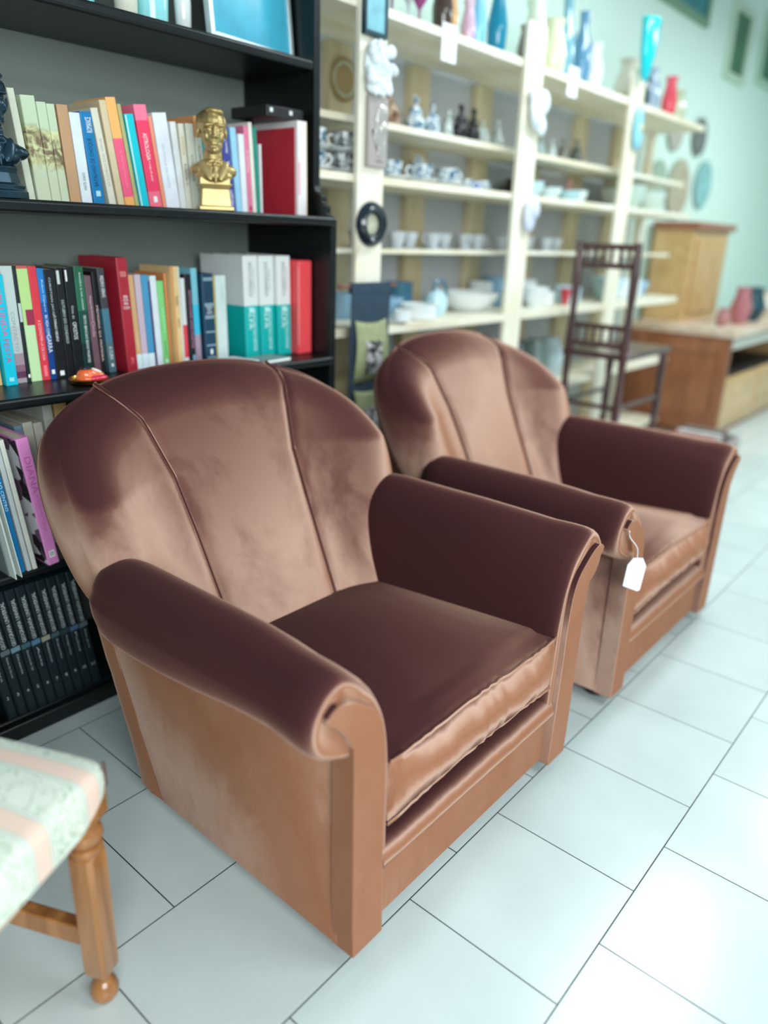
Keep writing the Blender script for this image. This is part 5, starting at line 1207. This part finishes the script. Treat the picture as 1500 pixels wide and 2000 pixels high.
OAK = wood('honey_oak', rgb(156, 100, 66), rgb(130, 78, 48), (4, 4, 0.7), 0.4, 1.5, coat=0.2)
OAKL = wood('light_oak', rgb(206, 172, 120), rgb(186, 148, 98), (0.7, 4, 4), 0.4, 1.5, coat=0.2)
sb = empty('sideboard', (4.77, 0.84, 0))
put('side_panel', MB().box(0, 0.03, 0.0, 0.70, 0.04, 0.70), OAK, sb)
fr = MB().box(-0.014, 0, 0.0, 0.07, 0.04, 0.70).box(-0.014, 0, 0.63, 0.70, 0.04, 0.70).box(-0.014, 0, 0.07, 0.63, 0.58, 0.70).box(-0.014, 0, 0.07, 0.63, 0.04, 0.12)
put('side_frame', fr, OAK, sb, bevel=0.005)
put('top', MB().box(-0.04, 1.75, -0.03, 0.71, 0.70, 0.755), wood('pale_top', rgb(214, 196, 176), rgb(190, 164, 140), (0.7, 4, 4), 0.3, 1.0), sb, bevel=0.006)
put('body', MB().box(0.03, 1.72, 0.60, 0.70, 0.04, 0.70).box(1.69, 1.72, 0.0, 0.60, 0.04, 0.70).box(0.03, 1.69, 0.02, 0.60, 0.04, 0.42), OAKL, sb)
put('drawer_front', MB().box(0.06, 0.86, 0.0, 0.02, 0.08, 0.40), OAKL, sb, bevel=0.004)
put('drawer_front', MB().box(0.89, 1.69, 0.0, 0.02, 0.08, 0.40), OAKL, sb, bevel=0.004)
put('open_shelf_lining', MB().box(0.035, 1.68, 0.02, 0.60, 0.421, 0.43).box(0.035, 1.68, 0.58, 0.599, 0.43, 0.699), mat('dark_lining', (0.02, 0.016, 0.014), 0.5), sb, smooth=False)
put('fascia', MB().box(0.03, 1.72, -0.002, 0.03, 0.62, 0.70), mat('grey_fascia', rgb(196, 196, 186), 0.4), sb)
put('plinth', MB().box(0.02, 1.70, 0.03, 0.68, 0, 0.04), OAK, sb)
tag(sb, 'honey oak sideboard with a panelled side and an open black shelf', 'sideboard')
hu = empty('hutch', (4.98, 1.26, 0.7555))
put('body', MB().box(0, 0.75, 0.02, 0.30, 0, 0.62), OAKL, hu)
put('door', MB().box(0.08, 0.68, 0.0, 0.02, 0.05, 0.56), wood('tan_door', rgb(196, 160, 110), rgb(176, 138, 88), (4, 4, 0.7), 0.4), hu, bevel=0.006)
put('cornice', MB().box(-0.03, 0.78, -0.02, 0.31, 0.62, 0.67), mat('reddish_cornice', rgb(150, 98, 76), 0.4), hu, bevel=0.008)
tag(hu, 'light oak hutch cupboard standing on the sideboard', 'cupboard')
for i, (x, y, rr, hh, c, lab) in enumerate(((4.95, 0.98, 0.05, 0.12, rgb(176, 120, 120), 'dusty red jar on the sideboard corner'), (5.25, 0.96, 0.075, 0.25, rgb(176, 110, 116), 'rose red vase on the sideboard'), (5.60, 0.98, 0.10, 0.24, rgb(30, 70, 80), 'dark teal vase on the sideboard'), (5.95, 1.0, 0.10, 0.20, rgb(206, 196, 176), 'cream pot at the far end of the sideboard'))):
    lathe_obj('vase', [(rr * 0.6, 0), (rr, hh * 0.4), (rr * 0.6, hh * 0.85), (rr * 0.7, hh), (rr * 0.6, hh), (0.001, 0.02)], mat('sideboard_pot_%d' % i, c, 0.3), (x, y, 0.7555), lab, 'vase')
for i, (x, z, rr, c, lab) in enumerate(((4.95, 1.68, 0.14, rgb(176, 198, 176), 'green plate on the wall above the hutch'), (5.35, 1.66, 0.20, rgb(196, 186, 158), 'large oval tan rimmed plate on the wall above the hutch'), (5.85, 1.72, 0.17, rgb(150, 206, 206), 'aqua plate on the wall at the right edge'), (5.15, 2.02, 0.13, rgb(196, 190, 176), 'beige plate high on the wall above the hutch'), (5.62, 2.03, 0.13, rgb(120, 124, 120), 'dark grey plate high on the wall, right edge'))):
    o = put('wall_plate', MB().lathe([(0.0005, 0.008), (rr * 0.6, 0.008), (rr, 0.022), (rr, 0.016), (rr * 0.6, 0), (0.0005, 0)], 36, rot=RX), mat('wall_plate_%d' % i, c, 0.25, noise=0.3, nscale=14), None, (x, 1.597, z)); tag(o, lab, 'plate')
for i, (x, z, w_, h_, c1, c2, lab) in enumerate(((4.95, 3.00, 0.95, 0.62, rgb(110, 150, 120), rgb(60, 150, 160), 'wide teal and green picture at the top of the wall'), (6.14, 2.72, 0.44, 0.50, rgb(190, 214, 190), rgb(70, 126, 90), 'green narrow picture right of the wide one'), (6.95, 2.80, 0.5, 0.5, rgb(170, 206, 180), rgb(60, 120, 84), 'green picture cut by the right frame edge'))):
    o = empty('framed_picture', (x, 1.598, z))
    put('frame', MB().box(-w_ / 2, w_ / 2, -0.03, 0, -h_ / 2, -h_ / 2 + 0.05).box(-w_ / 2, w_ / 2, -0.03, 0, h_ / 2 - 0.05, h_ / 2).box(-w_ / 2, -w_ / 2 + 0.05, -0.03, 0, -h_ / 2 + 0.05, h_ / 2 - 0.05).box(w_ / 2 - 0.05, w_ / 2, -0.03, 0, -h_ / 2 + 0.05, h_ / 2 - 0.05), mat('picture_frame_%d' % i, c1, 0.4), o, bevel=0.004)
    put('canvas', MB().box(-w_ / 2 + 0.05, w_ / 2 - 0.05, -0.014, -0.002, -h_ / 2 + 0.05, h_ / 2 - 0.05), mat('picture_canvas_%d' % i, c2, 0.5, noise=0.4, nscale=6), o, smooth=False)
    tag(o, lab, 'picture')
# crate of magazines on the floor past the second chair
cr_ = put('storage_box', MB().box(-0.22, 0.22, -0.16, 0.16, 0, 0.012).box(-0.22, -0.208, -0.16, 0.16, 0.012, 0.24).box(0.208, 0.22, -0.16, 0.16, 0.012, 0.24).box(-0.208, 0.208, -0.16, -0.148, 0.012, 0.24).box(-0.208, 0.208, 0.148, 0.16, 0.012, 0.24), mat('grey_card', rgb(176, 168, 164), 0.6, noise=0.2), None, (3.75, 0.62, 0), (0, 0, 0.05), smooth=False)
tag(cr_, 'open grey cardboard box on the floor past the second armchair', 'box')
for i, (x, c, lab) in enumerate(((-0.16, rgb(190, 130, 120), 'reddish magazine standing in the grey box'), (-0.05, rgb(214, 214, 210), 'white magazine standing in the grey box'), (0.06, rgb(130, 120, 116), 'brown magazine standing in the grey box'))):
    o = put('magazine', MB().box(0, 0.03, -0.12, 0.12, 0, 0.27), mat('magazine_%d' % i, c, 0.5, noise=0.2), None, (3.75 + x, 0.62, 0.0125), (0, 0, 0.05), smooth=False); tag(o, lab, 'magazine')

# ------------------------------------------------------------------ upholstered stool
CHW = wood('cherry_wood', rgb(174, 120, 68), rgb(134, 84, 42), (5, 5, 0.5), 0.25, 1.6, coat=0.5)
def stool_fabric():
    m, t, p = nt('striped_damask')
    p.inputs['Roughness'].default_value = 0.75
    tc = t.nodes.new('ShaderNodeTexCoord'); sp = t.nodes.new('ShaderNodeSeparateXYZ'); link(t, tc.outputs['Object'], sp.inputs[0])
    mr = t.nodes.new('ShaderNodeMath'); mr.operation = 'MULTIPLY_ADD'; mr.inputs[1].default_value = 1 / 0.112; mr.inputs[2].default_value = 20.0
    link(t, sp.outputs[0], mr.inputs[0])
    fr = t.nodes.new('ShaderNodeMath'); fr.operation = 'FRACT'; link(t, mr.outputs[0], fr.inputs[0])
    cr = t.nodes.new('ShaderNodeValToRGB'); cr.color_ramp.interpolation = 'CONSTANT'
    G = rgb(214, 220, 206); PK = rgb(226, 198, 182); LN = rgb(172, 192, 172); IV = rgb(220, 220, 212)
    e = cr.color_ramp.elements; e[0].position = 0; e[0].color = (*PK, 1); e[1].position = 0.24; e[1].color = (*LN, 1)
    for pos, c in ((0.265, IV), (0.30, LN), (0.32, G), (0.90, LN), (0.92, IV), (0.955, LN), (0.98, PK)):
        k = e.new(pos); k.color = (*c, 1)
    link(t, fr.outputs[0], cr.inputs[0])
    n = t.nodes.new('ShaderNodeTexNoise'); n.inputs['Scale'].default_value = 22; n.inputs['Detail'].default_value = 1.8; n.inputs['Distortion'].default_value = 2.2
    link(t, tc.outputs['Object'], n.inputs['Vector'])
    fl_ = t.nodes.new('ShaderNodeValToRGB'); fe = fl_.color_ramp.elements
    fe[0].position = 0.462; fe[0].color = (0, 0, 0, 1); fe[1].position = 0.50; fe[1].color = (1, 1, 1, 1)
    k = fe.new(0.538); k.color = (0, 0, 0, 1)
    link(t, n.outputs['Fac'], fl_.inputs[0])
    gm = t.nodes.new('ShaderNodeMath'); gm.operation = 'GREATER_THAN'; gm.inputs[1].default_value = 0.32; link(t, fr.outputs[0], gm.inputs[0])
    lm_ = t.nodes.new('ShaderNodeMath'); lm_.operation = 'LESS_THAN'; lm_.inputs[1].default_value = 0.90; link(t, fr.outputs[0], lm_.inputs[0])
    m1 = t.nodes.new('ShaderNodeMath'); m1.operation = 'MULTIPLY'; link(t, gm.outputs[0], m1.inputs[0]); link(t, lm_.outputs[0], m1.inputs[1])
    m2 = t.nodes.new('ShaderNodeMath'); m2.operation = 'MULTIPLY'; link(t, m1.outputs[0], m2.inputs[0]); link(t, fl_.outputs[0], m2.inputs[1])
    m3 = t.nodes.new('ShaderNodeMath'); m3.operation = 'MULTIPLY'; m3.inputs[1].default_value = 0.8; link(t, m2.outputs[0], m3.inputs[0])
    mx = t.nodes.new('ShaderNodeMix'); mx.data_type = 'RGBA'; mx.inputs[7].default_value = (*rgb(140, 164, 130), 1)
    link(t, m3.outputs[0], mx.inputs[0]); link(t, cr.outputs[0], mx.inputs[6]); link(t, mx.outputs[2], p.inputs['Base Color'])
    return m
# local frame: corner leg at the origin, +X along the near edge (towards the camera's left), +Y away from the camera
st = empty('upholstered_stool', (-0.189, 0.264, 0), math.atan2(-0.42, -0.91))
SY = -1.0                                   # local -Y points away from the camera after the turn
def sleg(px, py):
    g = MB()
    o = 0.0228; c_ = 0.0065
    octo = [(-o + c_, -o), (o - c_, -o), (o, -o + c_), (o, o - c_), (o - c_, o), (-o + c_, o), (-o, o - c_), (-o, -o + c_)]
    R = []
    for z, k in ((0.058, 0.55), (0.072, 0.92), (0.078, 1.0), (0.318, 1.02), (0.326, 0.98), (0.330, 0.80)):
        R.append([(px + x * k, py + y * k, z) for x, y in octo])
    g.loft(R)
    g.lathe([(0.010, 0), (0.016, 0.003), (0.0235, 0.016), (0.0245, 0.028), (0.020, 0.042), (0.0135, 0.049), (0.0135, 0.053), (0.016, 0.060)], 24, (px, py, 0))
    g.lathe([(0.018, 0.328), (0.0245, 0.331), (0.0275, 0.338), (0.0245, 0.345), (0.0185, 0.347), (0.0185, 0.350), (0.0255, 0.353), (0.0295, 0.362), (0.0275, 0.372), (0.021, 0.377), (0.021, 0.381), (0.024, 0.386), (0.024, 0.40)], 24, (px, py, 0))
    return g
LX, LY = 0.40, 0.36
for px, py in ((0, 0), (LX, 0), (0, SY * LY), (LX, SY * LY)):
    put('leg', sleg(px, py), CHW, st, angle=35)
put('stretcher', MB().box(-0.012, 0.012, SY * LY, 0, 0.125, 0.165), CHW, st, bevel=0.003)
put('stretcher', MB().box(LX - 0.012, LX + 0.012, SY * LY, 0, 0.125, 0.165), CHW, st, bevel=0.003)
put('stretcher', MB().box(0, LX, SY * LY / 2 - 0.012, SY * LY / 2 + 0.012, 0.128, 0.162), CHW, st, bevel=0.003)
# shaped apron corner blocks
for px, py, dx, dy in ((0, 0, 1, SY), (LX, 0, -1, SY), (0, SY * LY, 1, -SY), (LX, SY * LY, -1, -SY)):
    pts = [(px - dx * 0.028, 0.392), (px + dx * 0.030, 0.392), (px + dx * 0.075, 0.41), (px + dx * 0.13, 0.432), (px - dx * 0.030, 0.442)]
    put('apron_block', MB().prism(pts, py - dy * 0.028, py + dy * 0.0, 'y').prism([(py - dy * 0.028, 0.392), (py + dy * 0.030, 0.392), (py + dy * 0.12, 0.432), (py - dy * 0.028, 0.442)], px - dx * 0.0279, px, 'x'), CHW, st, bevel=0.003)
put('seat_frame', MB().box(-0.024, LX + 0.024, min(-0.024 * SY, SY * (LY + 0.024)), max(-0.024 * SY, SY * (LY + 0.024)), 0.405, 0.43), CHW, st)
# seat: domed pad whose fabric wraps down the sides
NS = 40; rings = []
x0_, x1_, ya, yb = -0.036, LX + 0.036, 0.036, SY * LY - 0.036
cx_, cy_ = (x0_ + x1_) / 2, (ya + yb) / 2
def sup(th, hx, hy, n=16):
    c_, s_ = math.cos(th), math.sin(th)
    return (cx_ + hx * math.copysign(abs(c_) ** (2 / n), c_), cy_ + hy * math.copysign(abs(s_) ** (2 / n), s_))
hx, hy = (x1_ - x0_) / 2, abs(yb - ya) / 2
def low(x, y):                               # lower hem of the fabric, higher over the corner blocks
    e = max(abs(x - cx_) / hx, abs(y - cy_) / hy)
    cnr = min(abs(x - cx_) / hx, abs(y - cy_) / hy)
    return 0.385 + 0.060 * max(0, (cnr - 0.35) / 0.65) ** 1.3
prof_s = [(1.0, -1), (1.004, 0.25), (1.006, 0.5), (1.0, 0.70), (0.985, 0.85), (0.955, 0.94), (0.90, 0.99), (0.80, 1.05), (0.65, 1.14), (0.5, 1.20), (0.35, 1.245), (0.2, 1.27), (0.06, 1.28)]
NT = 96
for k, q in prof_s:
    ring = []
    for i in range(NT):
        x, y = sup(2 * PI * (i + 0.5) / NT, hx * k, hy * k, 16 if k > 0.97 else 9 if k > 0.88 else 5)
        zz = low(x, y) if q < 0 else 0.432 + 0.058 * q
        ring.append((x, y, zz))
    rings.append(ring)
put('seat_pad', MB().loft(rings), stool_fabric(), st, angle=60)
NAIL = mat('bronze_nail', rgb(120, 84, 80), 0.3, 0.7)
for k in range(4):
    o = put('nail_head', MB().lathe([(0.0005, 0.0035), (0.004, 0.0026), (0.0062, 0.0), (0.0062, -0.001), (0.0005, -0.001)], 12, rot=Vector((-1, 1, 0)).to_track_quat('Z', 'Y').to_matrix()), NAIL, st, (cx_ - hx * 0.9578 * 1.006, cy_ + hy * 0.9578 * 1.006, 0.446 + k * 0.0112))
tag(st, 'wooden stool with striped floral upholstery and turned legs', 'stool')
